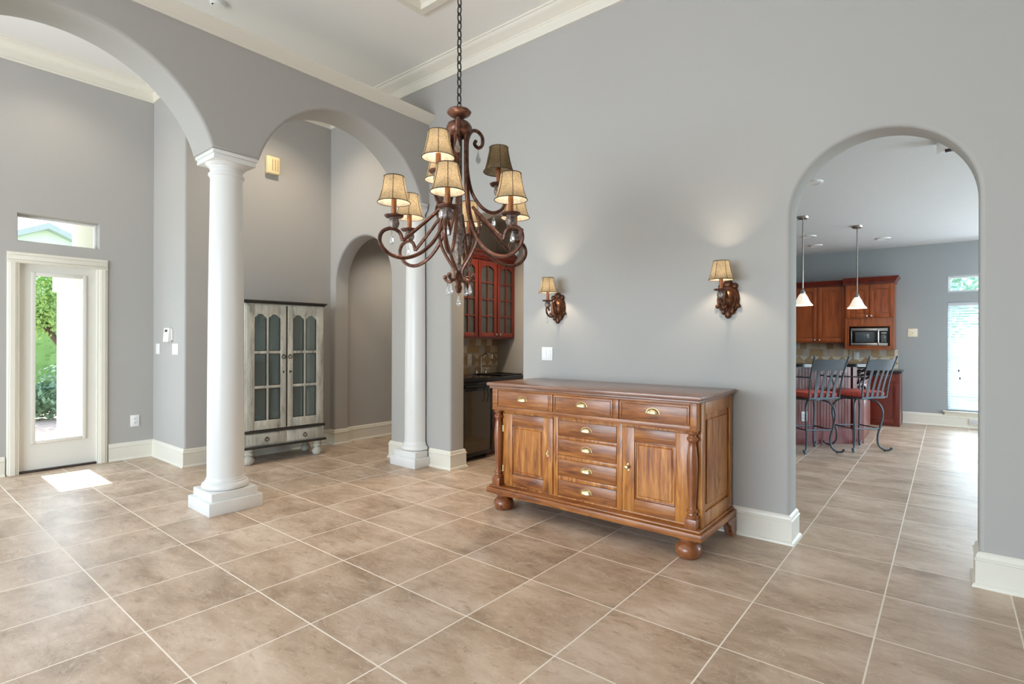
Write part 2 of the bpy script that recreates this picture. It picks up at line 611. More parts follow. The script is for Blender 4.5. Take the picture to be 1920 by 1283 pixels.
    def build(s, name, mats, parent=None, smooth=35):
        me = bpy.data.meshes.new(name)
        s.bm.normal_update()
        big = [f for f in s.bm.faces if len(f.verts) > 8]
        for f in s.bm.faces:
            f.smooth = bool(smooth)
        sharp = set()
        for f in big:
            for e in f.edges:
                e.smooth = False
        s.bm.to_mesh(me)
        s.bm.free()
        for m in (mats if isinstance(mats, (list, tuple)) else [mats]):
            me.materials.append(m)
        if smooth:
            bm_edges = [e.use_edge_sharp for e in me.edges]
            me.set_sharp_from_angle(angle=R(smooth))
            for e, k in zip(me.edges, bm_edges):
                if k:
                    e.use_edge_sharp = True
        o = bpy.data.objects.new(name, me)
        COL.objects.link(o)
        if parent:
            o.parent = parent
        return o


def tag(o, label=None, cat=None, group=None, kind=None):
    for k, v in (('label', label), ('category', cat), ('group', group), ('kind', kind)):
        if v:
            o[k] = v
    return o


def thing(name, label, cat, loc=(0, 0, 0), rz=0, group=None, kind=None):
    o = bpy.data.objects.new(name, None)
    o.empty_display_size = .1
    COL.objects.link(o)
    o.location = loc
    o.rotation_euler = (0, 0, rz)
    return tag(o, label, cat, group, kind)


def dup(o, parent=None, loc=None, rz=None, label=None):
    c = o.copy()
    COL.objects.link(c)
    if parent:
        c.parent = parent
    for ch in [x for x in bpy.data.objects if x.parent == o]:
        dup(ch, c)
    if loc is not None:
        c.location = loc
    if rz is not None:
        c.rotation_euler = (0, 0, rz)
    if label:
        c['label'] = label
    return c


def struct(name, mb, mat, parent=None, smooth=35):
    o = mb.build(name, mat, parent, smooth)
    if not parent:
        o['kind'] = 'structure'
    return o


def catmull(pts, n=8):
    P = [Vector(p) for p in pts]
    out = []
    for i in range(len(P) - 1):
        p0, p1, p2, p3 = P[max(i - 1, 0)], P[i], P[i + 1], P[min(i + 2, len(P) - 1)]
        for k in range(n):
            t = k / n
            out.append(.5 * ((2 * p1) + (p2 - p0) * t + (2 * p0 - 5 * p1 + 4 * p2 - p3) * t * t + (3 * p1 - p0 - 3 * p2 + p3) * t ** 3))
    out.append(P[-1])
    return out


def bevel_opening(mb, off, seg, test):
    es = [e for e in mb.bm.edges if test(e.verts[0].co, e.verts[1].co)]
    bmesh.ops.bevel(mb.bm, geom=es, offset=off, segments=seg, affect='EDGES', profile=.5)


def arc(cx, cz, r, a0, a1, n):
    return [(cx + r * math.cos(R(a0 + (a1 - a0) * i / n)), cz + r * math.sin(R(a0 + (a1 - a0) * i / n))) for i in range(n + 1)]


# ------------------------------------------------------------------ the setting
struct('floor', MB().box(-7.2, 5.2, -9.2, 7.2, -.1, 0), FLOOR, smooth=0)


def grid_wall(name, axis, a0, a1, u0, u1, z0, z1, holes, mat):
    """wall slab with rectangular openings; axis 0: slab across x (u = y), 1: slab across y (u = x)"""
    mb = MB()
    us = sorted({u0, u1, *[h[0] for h in holes], *[h[1] for h in holes]})
    zs = sorted({z0, z1, *[h[2] for h in holes], *[h[3] for h in holes]})
    for i in range(len(us) - 1):
        for j in range(len(zs) - 1):
            cu, cz = (us[i] + us[i + 1]) / 2, (zs[j] + zs[j + 1]) / 2
            if any(h[0] < cu < h[1] and h[2] < cz < h[3] for h in holes):
                continue
            if axis == 0:
                mb.box(a0, a1, us[i], us[i + 1], zs[j], zs[j + 1])
            else:
                mb.box(us[i], us[i + 1], a0, a1, zs[j], zs[j + 1])
    bmesh.ops.remove_doubles(mb.bm, verts=mb.bm.verts, dist=1e-5)
    seen = {}
    for f in list(mb.bm.faces):
        k = tuple(sorted(v.index for v in f.verts))
        seen.setdefault(k, []).append(f)
    mb.bm.verts.index_update()
    seen = {}
    for f in list(mb.bm.faces):
        seen.setdefault(frozenset(v.index for v in f.verts), []).append(f)
    bmesh.ops.delete(mb.bm, geom=[f for fs in seen.values() if len(fs) > 1 for f in fs], context='FACES')
    return struct(name, mb, mat, smooth=0)


# wall with the three round-headed openings (hall, wet bar niche, kitchen)
OPEN = [(-5.99, -4.87, 2.007), (-3.91, -2.985, 2.09), (-.787, .137, 2.115)]
pts = [(-7.2, 0)]
for x0, x1, sp in OPEN:
    r = (x1 - x0) / 2
    pts.append((x0, 0))
    pts += arc((x0 + x1) / 2, sp, r, 180, 0, 40)
    pts.append((x1, 0))
pts += [(5.2, 0), (5.2, 4.5), (-7.2, 4.5)]
mb = MB().prism(pts, 1, 0, .2)
def on_open(a, b):
    if abs(a.y - b.y) > 1e-6 or (a.z < 1e-6 and b.z < 1e-6):
        return False
    for x0, x1, sp in OPEN:
        if x0 - 1e-4 <= min(a.x, b.x) and max(a.x, b.x) <= x1 + 1e-4 and max(a.z, b.z) < 3:
            return True
    return False
bevel_opening(mb, .022, 4, on_open)
struct('wall_north', mb, WALL)

# arcade partition between dining room and entry
ACX, AR, ACZ, AZ0 = [-.95, -2.985], .875, 2.505, 2.75
half = .84
an = math.degrees(math.asin((AZ0 - ACZ) / AR))
pts = [(0.0, AZ0)]
for cy in ACX:
    pts += [(cy - (y - cy), z) for y, z in arc(cy, ACZ, AR, 180 - an, an, 40)]
pts += [(-3.86, AZ0), (-3.86, 0), (-4.22, 0), (-4.22, 3.67), (0, 3.67)]
mb = MB().prism(pts, 0, -4.60, -4.24)
def on_arch(a, b):
    if abs(a.x - b.x) > 1e-6 or min(a.y, b.y) < -3.87 or max(a.z, b.z) > 3.5:
        return False
    return max(a.y, b.y) < -.05
bevel_opening(mb, .02, 4, on_arch)
struct('wall_arcade', mb, WALL)

grid_wall('wall_entry', 0, -7.2, -7.0, -9.2, 0, 0, 4.5,
          [(-2.83, -2.19, 0, 2.075), (-2.832, -2.18, 2.275, 2.55), (-5.1, -3.45, .3, 2.9)], WALL)
mb = MB().box(-7.0, -6.09, -1.68, 0, 0, 4.5)
es = [e for e in mb.bm.edges if abs(e.verts[0].co.z - e.verts[1].co.z) > 1 and abs(e.verts[0].co.x + 6.09) < 1e-4 and e.verts[0].co.y < -1]
bmesh.ops.bevel(mb.bm, geom=es, offset=.02, segments=5, affect='EDGES', profile=.5)
struct('wall_corner', mb, WALL)
grid_wall('wall_south', 1, -9.2, -9.0, -7.2, 5.2, 0, 4.5, [(-5.9, -.1, .35, 3.15)], WALL)
grid_wall('wall_east', 0, 5.0, 5.2, -9.0, 0, 0, 4.5, [], WALL)
struct('wall_hall_west', MB().box(-6.25, -6.05, .2, 3.0, 0, 2.95), WALL, smooth=0)
struct('wall_hall_north', MB().box(-6.05, -4.80, 2.8, 3.0, 0, 2.95), WALL, smooth=0)
struct('wall_niche_west', MB().box(-4.80, -4.62, .2, 2.8, 0, 2.95), WALL, smooth=0)
struct('wall_niche_north', MB().box(-4.62, -2.95, 1.53, 1.68, 0, 2.95), WALL, smooth=0)
struct('wall_niche_east', MB().box(-2.95, -2.8, .2, 1.68, 0, 2.95), WALL, smooth=0)
struct('wall_kitchen_west', MB().box(-4.8, -4.62, 2.8, 7.0, 0, 2.95), WALLK, smooth=0)
grid_wall('wall_kitchen_east', 0, 4.4, 4.6, .2, 7.0, 0, 2.95, [(2.1, 5.1, .45, 2.55)], WALLK)
grid_wall('wall_kitchen_north', 1, 7.0, 7.2, -4.8, 4.6, 0, 2.95,
          [(.008, 1.0, 2.1, 2.36), (.008, 1.0, .246, 1.945), (1.4, 3.0, .5, 2.5)], WALLK)
struct('ceiling_kitchen', MB().box(-6.3, 4.6, .2, 7.2, 2.88, 3.0), CEILK, smooth=0)

TR = (-3.52, -.37, -2.97, -.75)
mb = MB()
mb.box(-7.2, 5.2, TR[3], 0.2, 4.18, 4.42)
mb.box(-7.2, 5.2, -9.2, TR[2], 4.18, 4.42)
mb.box(-7.2, TR[0], TR[2], TR[3], 4.18, 4.42)
mb.box(TR[1], 5.2, TR[2], TR[3], 4.18, 4.42)
mb.box(-7.2, 5.2, -9.2, .2, 4.42, 4.5)
struct('ceiling', mb, CEIL, smooth=0)

# mouldings
CROWN = [(0, 4.0), (.016, 4.0), (.02, 4.008), (.02, 4.018), (.012, 4.024), (.012, 4.092), (.02, 4.097), (.022, 4.106), (.034, 4.11),
         (.05, 4.122), (.085, 4.135), (.108, 4.15), (.116, 4.163), (.13, 4.167), (.13, 4.18), (0, 4.18)]
struct('trim_1', MB().sweep(CROWN, [(-4.2, 0), (5.0, 0)]), TRIM)
struct('trim_2', MB().sweep(CROWN, [(-7.0, -9.0), (-7.0, -1.68), (-6.09, -1.68), (-6.09, 0), (-4.2, 0)]), TRIM)
ARC_CR = [(0, 3.585), (.012, 3.585), (.018, 3.592), (.018, 3.602), (.03, 3.606), (.045, 3.618), (.07, 3.632), (.082, 3.645), (.092, 3.652), (.092, 3.672), (.0, 3.672)]
struct('trim_3', MB().sweep(ARC_CR, [(-4.24, -4.2), (-4.24, -.002)]), TRIM)
struct('trim_4', MB().sweep(ARC_CR, [(-4.60, -.002), (-4.60, -4.2)]), TRIM)
TRAYC = [(0, 4.18), (-.05, 4.165), (-.05, 4.155), (.012, 4.155), (.012, 4.2), (.03, 4.21), (.03, 4.23), (0, 4.24)]
struct('trim_5', MB().sweep(TRAYC, [(TR[0], (TR[2] + TR[3]) / 2), (TR[0], TR[3]), (TR[1], TR[3]), (TR[1], TR[2]), (TR[0], TR[2]), (TR[0], (TR[2] + TR[3]) / 2 - .001)]), TRIM)
BASE = [(0, 0), (.03, 0), (.03, .008), (.024, .017), (.016, .022), (.016, .14), (.02, .145), (.02, .152), (.013, .158), (.013, .168), (.009, .18), (0, .188)]
def baseboard(side, path):
    struct('baseboard_' + side, MB().sweep(BASE, path), TRIM)
baseboard('entry_south', [(-7.0, -9.0), (-7.0, -2.915)])
baseboard('entry', [(-7.0, -2.1), (-7.0, -1.68), (-6.09, -1.68), (-6.09, 0), (-5.99, 0), (-5.99, .2), (-6.05, .2), (-6.05, 2.8)])
baseboard('hall_east', [(-4.80, 2.8), (-4.80, .2), (-4.87, .2), (-4.87, 0), (-4.5, 0)])
baseboard('north', [(-4.22, 0), (-3.91, 0), (-3.91, .2), (-3.96, .2)])
baseboard('north_middle', [(-2.95, .2), (-2.985, .2), (-2.985, 0), (-.787, 0), (-.787, .2), (-1.6, .2)])
baseboard('north_east', [(2.0, .2), (.137, .2), (.137, 0), (5.0, 0)])
baseboard('kitchen_north', [(-.56, 7.0), (4.4, 7.0)])

# glazed entry door with its casing
d = struct('door_1', MB().box(-7.075, -7.03, -2.815, -2.2, .02, .30).box(-7.075, -7.03, -2.815, -2.2, 1.96, 2.06)
           .box(-7.075, -7.03, -2.815, -2.70, .30, 1.96).box(-7.075, -7.03, -2.31, -2.2, .30, 1.96), DOORP, smooth=0)
mb = MB()
for y0, y1, z0, z1 in ((-2.725, -2.69, .275, 1.985), (-2.32, -2.285, .275, 1.985), (-2.69, -2.32, .275, .31), (-2.69, -2.32, 1.95, 1.985)):
    mb.box(-7.08, -7.015, y0, y1, z0, z1, .006)
struct('glass_frame', mb, DOORP, d)
struct('glass_pane', MB().box(-7.056, -7.05, -2.70, -2.31, .30, 1.96), CLEAR, d, 0)
CAS = [(0, 0), (.09, 0), (.09, .012), (.078, .02), (.07, .02), (.066, .026), (.03, .026), (.026, .02), (.018, .02), (.012, .012), (0, .012)]
mb = MB()
for y, s in ((-2.815, -1), (-2.2, 1)):
    mb.prism([(-6.999 + t, y + s * o) for o, t in CAS], 2, 0, 2.06 + .0)
mb.prism([(-2.905, 2.06), (-2.11, 2.06), (-2.11, 2.165), (-2.905, 2.165)], 0, -7.0, -6.985)
for z0, z1, t in ((2.07, 2.085, .022), (2.09, 2.13, .027), (2.138, 2.152, .021)):
    mb.box(-7.0, -7.0 + t, -2.9, -2.115, z0, z1, .004)
mb.box(-7.2, -7.0, -2.83, -2.815, 0, 2.075)
mb.box(-7.2, -7.0, -2.2, -2.19, 0, 2.075)
mb.box(-7.2, -7.0, -2.83, -2.19, 2.06, 2.075)
struct('door_casing', mb, TRIM, d)
struct('door_threshold', MB().box(-7.2, -6.995, -2.815, -2.2, 0, .018, .004), plain('dark_threshold', (58, 48, 42), .5), d)

# transom over the door, other windows
def window(n, axis, pos, u0, u1, z0, z1, fw=.03, bars_u=(), bars_z=(), depth=.03):
    mb = MB()
    def bx(a, b, c, e, t=depth):
        if axis == 0:
            mb.box(pos - t / 2, pos + t / 2, a, b, c, e, .003)
        else:
            mb.box(a, b, pos - t / 2, pos + t / 2, c, e, .003)
    bx(u0, u0 + fw, z0, z1); bx(u1 - fw, u1, z0, z1)
    bx(u0 + fw, u1 - fw, z0, z0 + fw); bx(u0 + fw, u1 - fw, z1 - fw, z1)
    for u in bars_u:
        bx(u - .012, u + .012, z0 + fw, z1 - fw, depth * .8)
    for z in bars_z:
        bx(u0 + fw, u1 - fw, z - .016, z + .016, depth * .9)
    w = struct('window_%d' % n, mb, SWITCH)
    mb = MB()
    if axis == 0:
        mb.box(pos - .003, pos + .003, u0 + fw * .8, u1 - fw * .8, z0 + fw * .8, z1 - fw * .8)
    else:
        mb.box(u0 + fw * .8, u1 - fw * .8, pos - .003, pos + .003, z0 + fw * .8, z1 - fw * .8)
    struct('window_pane', mb, CLEAR, w, 0)
    return w
window(1, 0, -7.13, -2.832, -2.18, 2.275, 2.55, .022)
window(2, 0, -7.13, -5.1, -3.45, .3, 2.9, .05, (-4.55, -4.0), (1.2, 2.05))
window(3, 1, 7.13, .008, 1.0, 2.1, 2.36, .035)
w4 = window(4, 1, 7.14, .008, 1.0, .246, 1.945, .04, (), (1.08,))
mb = MB().box(-.045, 1.06, 6.945, 7.1, .222, .246, .005).prism([(6.965, .222), (7.0, .222), (7.0, .168), (6.985, .168)], 0, -.025, 1.04)
struct('window_sill', mb, TRIM, w4)
window(5, 1, 7.13, 1.4, 3.0, .5, 2.5, .05, (2.2,), (1.5,))  # unseen window put in only to let light into the kitchen
window(6, 0, 4.53, 2.1, 5.1, .45, 2.55, .05, (3.1, 4.1), (1.5,))
window(7, 1, -9.13, -5.9, -.1, .35, 3.15, .06, (-4.45, -3, -1.55), (2.3,))


# ------------------------------------------------------------------ columns
def column_parts(t, a0, a1, seg, depth0):
    H = depth0
    def half_box(mb, hx, y0, y1, z0, z1):
        mb.box(-hx, hx, y0, y1, z0, z1, .004)
    half = a0 != 0
    b = MB()
    half_box(b, .20, -.20, -.001 if half else .20, 0, .098)
    half_box(b, .172, -.172, -.001 if half else .172, .098, .16)
    b.build('plinth', COLM, t)
    b = MB().lathe([(.128, .16), (.162, .165), (.170, .178), (.168, .195), (.158, .208), (.146, .212), (.146, .222), (.14, .226), (.139, .236), (.132, .25)], seg=seg, a0=a0, a1=a1)
    b.build('column_base', COLM, t)
    prof = [(.132, .25), (.1315, .7), (.129, 1.2), (.125, 1.7), (.119, 2.2), (.115, 2.56), (.117, 2.585), (.126, 2.592), (.129, 2.602), (.126, 2.612), (.115, 2.618)]
    b = MB().lathe(prof, seg=seg, a0=a0, a1=a1)
    b.build('shaft', COLM, t)
    b = MB().lathe([(.115, 2.618), (.115, 2.645), (.122, 2.65), (.124, 2.658), (.13, 2.662), (.142, 2.672), (.150, 2.682), (.150, 2.686)], seg=seg, a0=a0, a1=a1)
    half_box(b, .158, -.158, -.001 if half else .158, 2.684, 2.722)
    half_box(b, .168, -.168, -.001 if half else .168, 2.722, 2.75)
    b.build('capital', COLM, t)


t = thing('column', 'freestanding round white column on a square stepped base between the two arches', 'column', (-4.415, -1.97, 0))
column_parts(t, 0, 2 * PI, 56, 0)
t = thing('half_column', 'white half column against the wall between hall arch and wet bar', 'column', (-4.40, -.019, 0))
column_parts(t, PI, 2 * PI, 32, 0)


# ------------------------------------------------------------------ sideboard
sb = thing('sideboard', 'large honey brown wooden sideboard with seven drawers and two doors against grey wall', 'sideboard', (-1.955, -.35, 0))
mb = MB()
mb.box(-.805, .805, -.305, .315, .775, .945)
mb.box(-.805, .805, -.255, .315, .178, .775)
sb_body = mb.build('carcass', WOODV, sb)
b = MB().box(-.845, .845, -.345, .325, .962, .99, .008).box(-.828, .828, -.33, .322, .943, .962, .006)
b.build('top', WOODT, sb)
b = MB().box(-.845, .845, -.342, .325, .128, .172, .006).box(-.83, .83, -.325, .322, .172, .188, .006)
b.build('plinth', WOODH, sb)
# face frame of the upper section
b = MB()
for x0, x1, z0, z1 in ((-.805, -.755, .775, .945), (.765, .805, .775, .945), (-.755, .765, .775, .805), (-.755, .765, .93, .945), (-.27, -.235, .805, .93), (.25, .29, .805, .93)):
    b.box(x0, x1, -.317, -.305, z0, z1, .002)
b.build('upper_frame', WOODH, sb)
b = MB()
for x0, x1 in ((-.745, -.735), (-.262, -.222), (.25, .29), (.745, .755)):
    b.box(x0, x1, -.262, -.25, .188, .775, .002)
for z0, z1 in ((.61, .63), (.465, .49), (.315, .342)):
    b.box(-.222, .25, -.26, -.25, z0, z1, .002)
for z0, z1 in ((.755, .775), (.186, .198)):
    b.box(-.745, .755, -.259, -.25, z0, z1, .002)
b.build('lower_frame', WOODV, sb)


def cup_pull(parent, x, y, z, w=.042, h=.032, dp=.022):
    mb = MB()
    n0 = 0
    rows = []
    for i in range(13):
        th = PI * i / 12
        rows.append([mb.bm.verts.new((x + w * math.cos(th), y - dp * math.sin(th) * math.sin(ph) - .001, z + h * math.sin(th) * math.cos(ph)))
                     for ph in [PI / 2 * k / 5 for k in range(6)]])
    for i in range(12):
        for k in range(5):
            try:
                mb.bm.faces.new((rows[i][k], rows[i + 1][k], rows[i + 1][k + 1], rows[i][k + 1]))
            except ValueError:
                pass
    bmesh.ops.remove_doubles(mb.bm, verts=mb.bm.verts, dist=1e-5)
    mb.prism([(x + (w + .004) * math.cos(PI * k / 12), z + (h + .004) * math.sin(PI * k / 12) - .002) for k in range(13)], 1, y - .002, y)
    mb.tube([(x + w * math.cos(PI * k / 12), y - dp * math.sin(PI * k / 12), z) for k in range(13)], .0025, 6)
    return mb.build('handle', BRASS, parent, 60)


def sb_drawer(x0, x1, z0, z1, yf, bead=True):
    d = MB().box(x0, x1, yf - .008, yf + .02, z0, z1, .003).build('drawer', WOODH, sb)
    if bead:
        m = MB()
        i = .012
        for a, c, e, f in ((x0 + i, x1 - i, z1 - i - .005, z1 - i), (x0 + i, x1 - i, z0 + i, z0 + i + .005), (x0 + i, x0 + i + .005, z0 + i, z1 - i), (x1 - i - .005, x1 - i, z0 + i, z1 - i)):
            m.box(a, c, yf - .013, yf - .007, e, f, .002)
        m.build('bead_moulding', WOODD, d)
    cup_pull(d, (x0 + x1) / 2, yf - .008, (z0 + z1) / 2 - .006)


for x0, x1 in ((-.75, -.274), (-.23, .245), (.295, .76)):
    sb_drawer(x0, x1, .808, .927, -.307, x0 > -.7)
for z0, z1 in ((.632, .742), (.492, .608), (.344, .463), (.2, .313)):
    sb_drawer(-.218, .246, z0, z1, -.253, False)


def sb_door(x0, x1, z0, z1, lock_right):
    yf = -.257
    mb = MB()
    s = .085
    for a, c, e, f in ((x0, x0 + s, z0, z1), (x1 - s, x1, z0, z1)):
        mb.box(a, c, yf - .01, yf + .015, e, f, .003)
    mb.mi = 1
    for e, f in ((z0, z0 + s), (z1 - s, z1)):
        mb.box(x0 + s - .001, x1 - s + .001, yf - .009, yf + .015, e, f, .003)
    d = mb.build('door', [WOODV, WOODH], sb)
    mb = MB().box(x0 + s, x1 - s, yf + .004, yf + .012, z0 + s, z1 - s)
    a, c, e, f = x0 + s + .022, x1 - s - .022, z0 + s + .022, z1 - s - .022
    mb.box(a, c, yf - .004, yf + .006, e, f, .007, 1)
    mb.build('panel', WOODV, d)
    mb = MB()
    for q in ((x0 + s, x0 + s + .01, z0 + s, z1 - s), (x1 - s - .01, x1 - s, z0 + s, z1 - s), (x0 + s, x1 - s, z0 + s, z0 + s + .01), (x0 + s, x1 - s, z1 - s - .01, z1 - s)):
        mb.box(q[0], q[1], yf - .004, yf + .008, q[2], q[3], .003)
    mb.build('panel_moulding', WOODD, d)
    xl = x1 - s / 2 if lock_right else x0 + s / 2
    zl = .49
    mb = MB().prism([(xl + .012 * math.cos(k * PI / 8) * (1 - .25 * math.sin(k * PI / 8)), zl + .026 * math.sin(k * PI / 8)) for k in range(16)], 1, yf - .0125, yf - .01)
    mb.build('escutcheon', BRASS, d)
    if not lock_right:
        MB().lathe([(.006, 0), (.006, .012), (.013, .018), (.016, .026), (.012, .034), (0, .037)], (xl, yf - .011, zl), 16, mat=Matrix.Rotation(PI / 2, 4, 'X')).build('knob', BRASS, d)
    else:
        MB().lathe([(.006, 0), (.005, .004), (.003, .006), (.003, .012), (.006, .014), (0, .016)], (xl, yf - .011, zl), 12, mat=Matrix.Rotation(PI / 2, 4, 'X')).build('key', BRASS, d)
    xh = x0 - .004 if lock_right else x1 + .004
    for z in (z0 + .12, z1 - .12):
        MB().tube([(xh, yf - .012, z - .024), (xh, yf - .012, z + .024)], .005, 8).build('hinge', BRASS, d)


sb_door(-.73, -.266, .2, .75, True)
sb_door(.294, .74, .2, .75, False)
POST = [(.034, .245), (.036, .252), (.036, .262), (.026, .27), (.024, .28), (.033, .287), (.033, .298), (.024, .305), (.022, .32), (.026, .4), (.032, .52), (.0335, .56),
        (.031, .62), (.024, .68), (.021, .70), (.024, .708), (.033, .718), (.033, .73), (.024, .74), (.022, .748), (.034, .757), (.036, .775)]
for x in (-.768, .768):
    MB().lathe(POST, (x, -.284, 0), 20).box(x - .036, x + .036, -.318, -.25, .186, .247, .003).build('post', WOODD, sb)
# framed end panels
for s in (-1, 1):
    m = MB()
    for y0, y1, z0, z1 in ((-.255, -.20, .188, .945), (.265, .315, .188, .945), (-.20, .265, .188, .27), (-.20, .265, .87, .945)):
        m.box(s * .805, s * .818, y0, y1, z0, z1, .002)
    m.box(s * .805, s * .812, -.16, .225, .31, .83, .006, 1)
    m.build('end_panel', WOODV, sb)
BALL = [(.05, 0), (.066, .008), (.077, .03), (.079, .05), (.073, .072), (.056, .09), (.05, .096), (.052, .102), (.06, .108), (.06, .128)]
for x in (-.735, .735):
    MB().lathe(BALL, (x, -.255, 0), 28).build('ball_foot', WOODD, sb)
for s in (-1, 1):
    o = [(s * .84, .0), (s * .84, .128), (s * .66, .128), (s * .68, .105), (s * .72, .095), (s * .735, .07), (s * .765, .05), (s * .775, 0)]
    m = MB().prism(o, 1, .30, .322)
    m.prism([(.322, 0), (.322, .128), (.15, .128), (.17, .105), (.2, .095), (.22, .075), (.225, .05), (.25, .03), (.255, 0)], 0, s * .82, s * .845)
    m.build('bracket_foot', WOODD, sb)


# ------------------------------------------------------------------ glazed display cabinet behind the column
ar = thing('display_cabinet', 'tall grey white distressed display cabinet with glass doors on bun feet', 'cabinet', (-5.83, -.81, 0), R(86))
W2, D2 = .435, .19
m = MB()
m.box(-W2, W2, D2 - .015, D2, .355, 1.705)
m.box(-W2, W2, -D2 + .02, D2 - .015, .355, .385)
m.box(-W2, W2, -D2 + .02, D2 - .015, 1.69, 1.705)
for z in (.76, 1.17):
    m.box(-W2 + .02, W2 - .02, -D2 + .05, D2 - .015, z, z + .018)
m.build('inside_shelves', INNER, ar)
m = MB()
for x0, x1 in ((-W2, -W2 + .05), (W2 - .05, W2)):
    m.box(x0, x1, -D2, -D2 + .03, .355, 1.705, .003)
m.box(-W2 + .05, W2 - .05, -D2, -D2 + .028, 1.675, 1.705)
for s in (-1, 1):
    x = s * W2
    for y0, y1, z0, z1 in ((-D2 + .03, -D2 + .08, .355, 1.705), (D2 - .05, D2, .355, 1.705), (-D2 + .08, D2 - .05, .355, .44), (-D2 + .08, D2 - .05, 1.62, 1.705),
                           (-D2 + .08, D2 - .05, .765, .79), (-D2 + .08, D2 - .05, 1.17, 1.195)):
        m.box(x - s * .02, x, y0, y1, z0, z1, .002)
m.build('case', DIST, ar)
for s in (-1, 1):
    MB().box(s * W2 - s * .012, s * W2 - s * .008, -D2 + .07, D2 - .04, .43, 1.63).build('side_pane', PANE, ar, 0)
m = MB().box(-W2 - .03, W2 + .03, -D2 - .03, D2 + .005, 1.722, 1.74, .004).box(-W2 - .015, W2 + .015, -D2 - .016, D2 + .004, 1.705, 1.722, .004)
m.build('cornice', DARKE, ar)
for z0, z1, e in ((.328, .356, .016), (.165, .188, .026)):
    MB().box(-W2 - e, W2 + e, -D2 - e, D2 + .004, z0, z1, .006).build('dark_moulding', DARKE, ar)
m = MB().box(-W2 - .004, W2 + .004, -D2 + .005, D2, .188, .328)
m.build('drawer_case', DIST, ar)


def ring_pull(parent, x, y, z, r=.02):
    m = MB().tube([(x + r * math.cos(k * PI / 8), y - .006, z + r * math.sin(k * PI / 8)) for k in range(16)], .0035, 6, True)
    m.lathe([(.007, 0), (.006, .008), (0, .01)], (x, y, z + r), 10, mat=Matrix.Rotation(PI / 2, 4, 'X'))
    m.build('ring_handle', IRON, parent)


for x0, x1 in ((-W2 + .02, -.008), (.008, W2 - .02)):
    d = MB().box(x0, x1, -D2 - .006, -D2 + .012, .2, .318, .004).build('drawer', DIST, ar)
    ring_pull(d, (x0 + x1) / 2, -D2 - .006, .252)
MB().box(-.009, .009, -D2 - .012, -D2 + .01, .37, 1.69, .003).build('astragal', DARKE, ar)


def cab_door(x0, x1, hinge_left):
    z0, z1 = .362, 1.69
    yf, yb = -D2 - .012, -D2 + .008
    st = .062
    px0, px1 = x0 + st + .02, x1 - st
    if not hinge_left:
        px0, px1 = x0 + st, x1 - st - .02
    mid = (px0 + px1) / 2
    rows = [(.46, .80), (.83, 1.17), (1.20, 1.60)]
    m = MB()
    m.box(x0, px0, yf, yb, z0, z1, .003)
    m.box(px1, x1, yf, yb, z0, z1, .003)
    m.box(px0, px1, yf, yb, z0, rows[0][0], .002)
    m.box(px0, px1, yf, yb, rows[2][1], z1, .002)
    for a, c in ((rows[0][1], rows[1][0]), (rows[1][1], rows[2][0])):
        m.box(px0, px1, yf + .003, yb, a, c, .003)
    m.box(mid - .011, mid + .011, yf + .003, yb, rows[0][0], rows[2][1], .003)
    for a, c in ((px0, mid - .011), (mid + .011, px1)):
        cx, w = (a + c) / 2, (c - a) / 2
        zt, zs = rows[2][1], rows[2][1] - .05
        o = [(a, zt), (a, zs)]
        o += [(a + w * .36 * (1 - math.cos(PI / 2 * k / 4)), zs + .02 * math.sin(PI / 2 * k / 4)) for k in range(1, 5)]
        o += [(a + w * .36 + (2 * w - .72 * w) * k / 10, zs + .02 + .024 * math.sqrt(1 - (k / 5 - 1) ** 2)) for k in range(1, 10)]
        o += [(c - w * .36 * (1 - math.cos(PI / 2 * k / 4)), zs + .02 * math.sin(PI / 2 * k / 4)) for k in range(4, -1, -1)]
        o += [(c, zt)]
        m.prism(o, 1, yf + .002, yb)
    d = m.build('door', DIST, ar)
    m = MB()
    for r0, r1 in rows:
        for a, c in ((px0, mid - .011), (mid + .011, px1)):
            top = r1 - (.05 if r1 > 1.5 else 0)
            for q in ((a, a + .006, r0, top), (c - .006, c, r0, top), (a + .006, c - .006, r0, r0 + .006)):
                m.box(q[0], q[1], yf + .004, yb, q[2], q[3])
            if r1 < 1.5:
                m.box(a + .006, c - .006, yf + .004, yb, r1 - .006, r1)
    m.build('pane_edging', DARKE, d)
    MB().box(px0 - .004, px1 + .004, yb - .006, yb - .003, rows[0][0] - .004, rows[2][1] + .004).build('glass_panes', PANE, d, 0)
    xh = x1 - .028 if hinge_left else x0 + .028
    ring_pull(d, xh, yf, 1.135)
    m = MB().prism([(xh + .006 * math.cos(k * PI / 6), .97 + .016 * math.sin(k * PI / 6)) for k in range(12)], 1, yf - .003, yf)
    if not hinge_left:
        m.tube([(xh, yf, .97), (xh, yf - .02, .97), (xh + .004, yf - .03, .97)], .004, 6)
        m.ell((xh + .004, yf - .034, .97), .003, .008, .01, 8, 6)
    m.build('keyhole' if hinge_left else 'key', IRON, d)


cab_door(-W2 + .012, -.008, True)
cab_door(.008, W2 - .012, False)
BUN = [(.03, 0), (.044, .006), (.056, .03), (.056, .05), (.044, .075), (.032, .085), (.032, .092), (.046, .098), (.05, .11), (.046, .122), (.036, .13), (.05, .14), (.05, .166)]
for x in (-W2 + .055, W2 - .055):
    for y in (-D2 + .04, D2 - .05):
        MB().lathe(BUN, (x, y, 0), 20).build('bun_foot', DIST, ar)


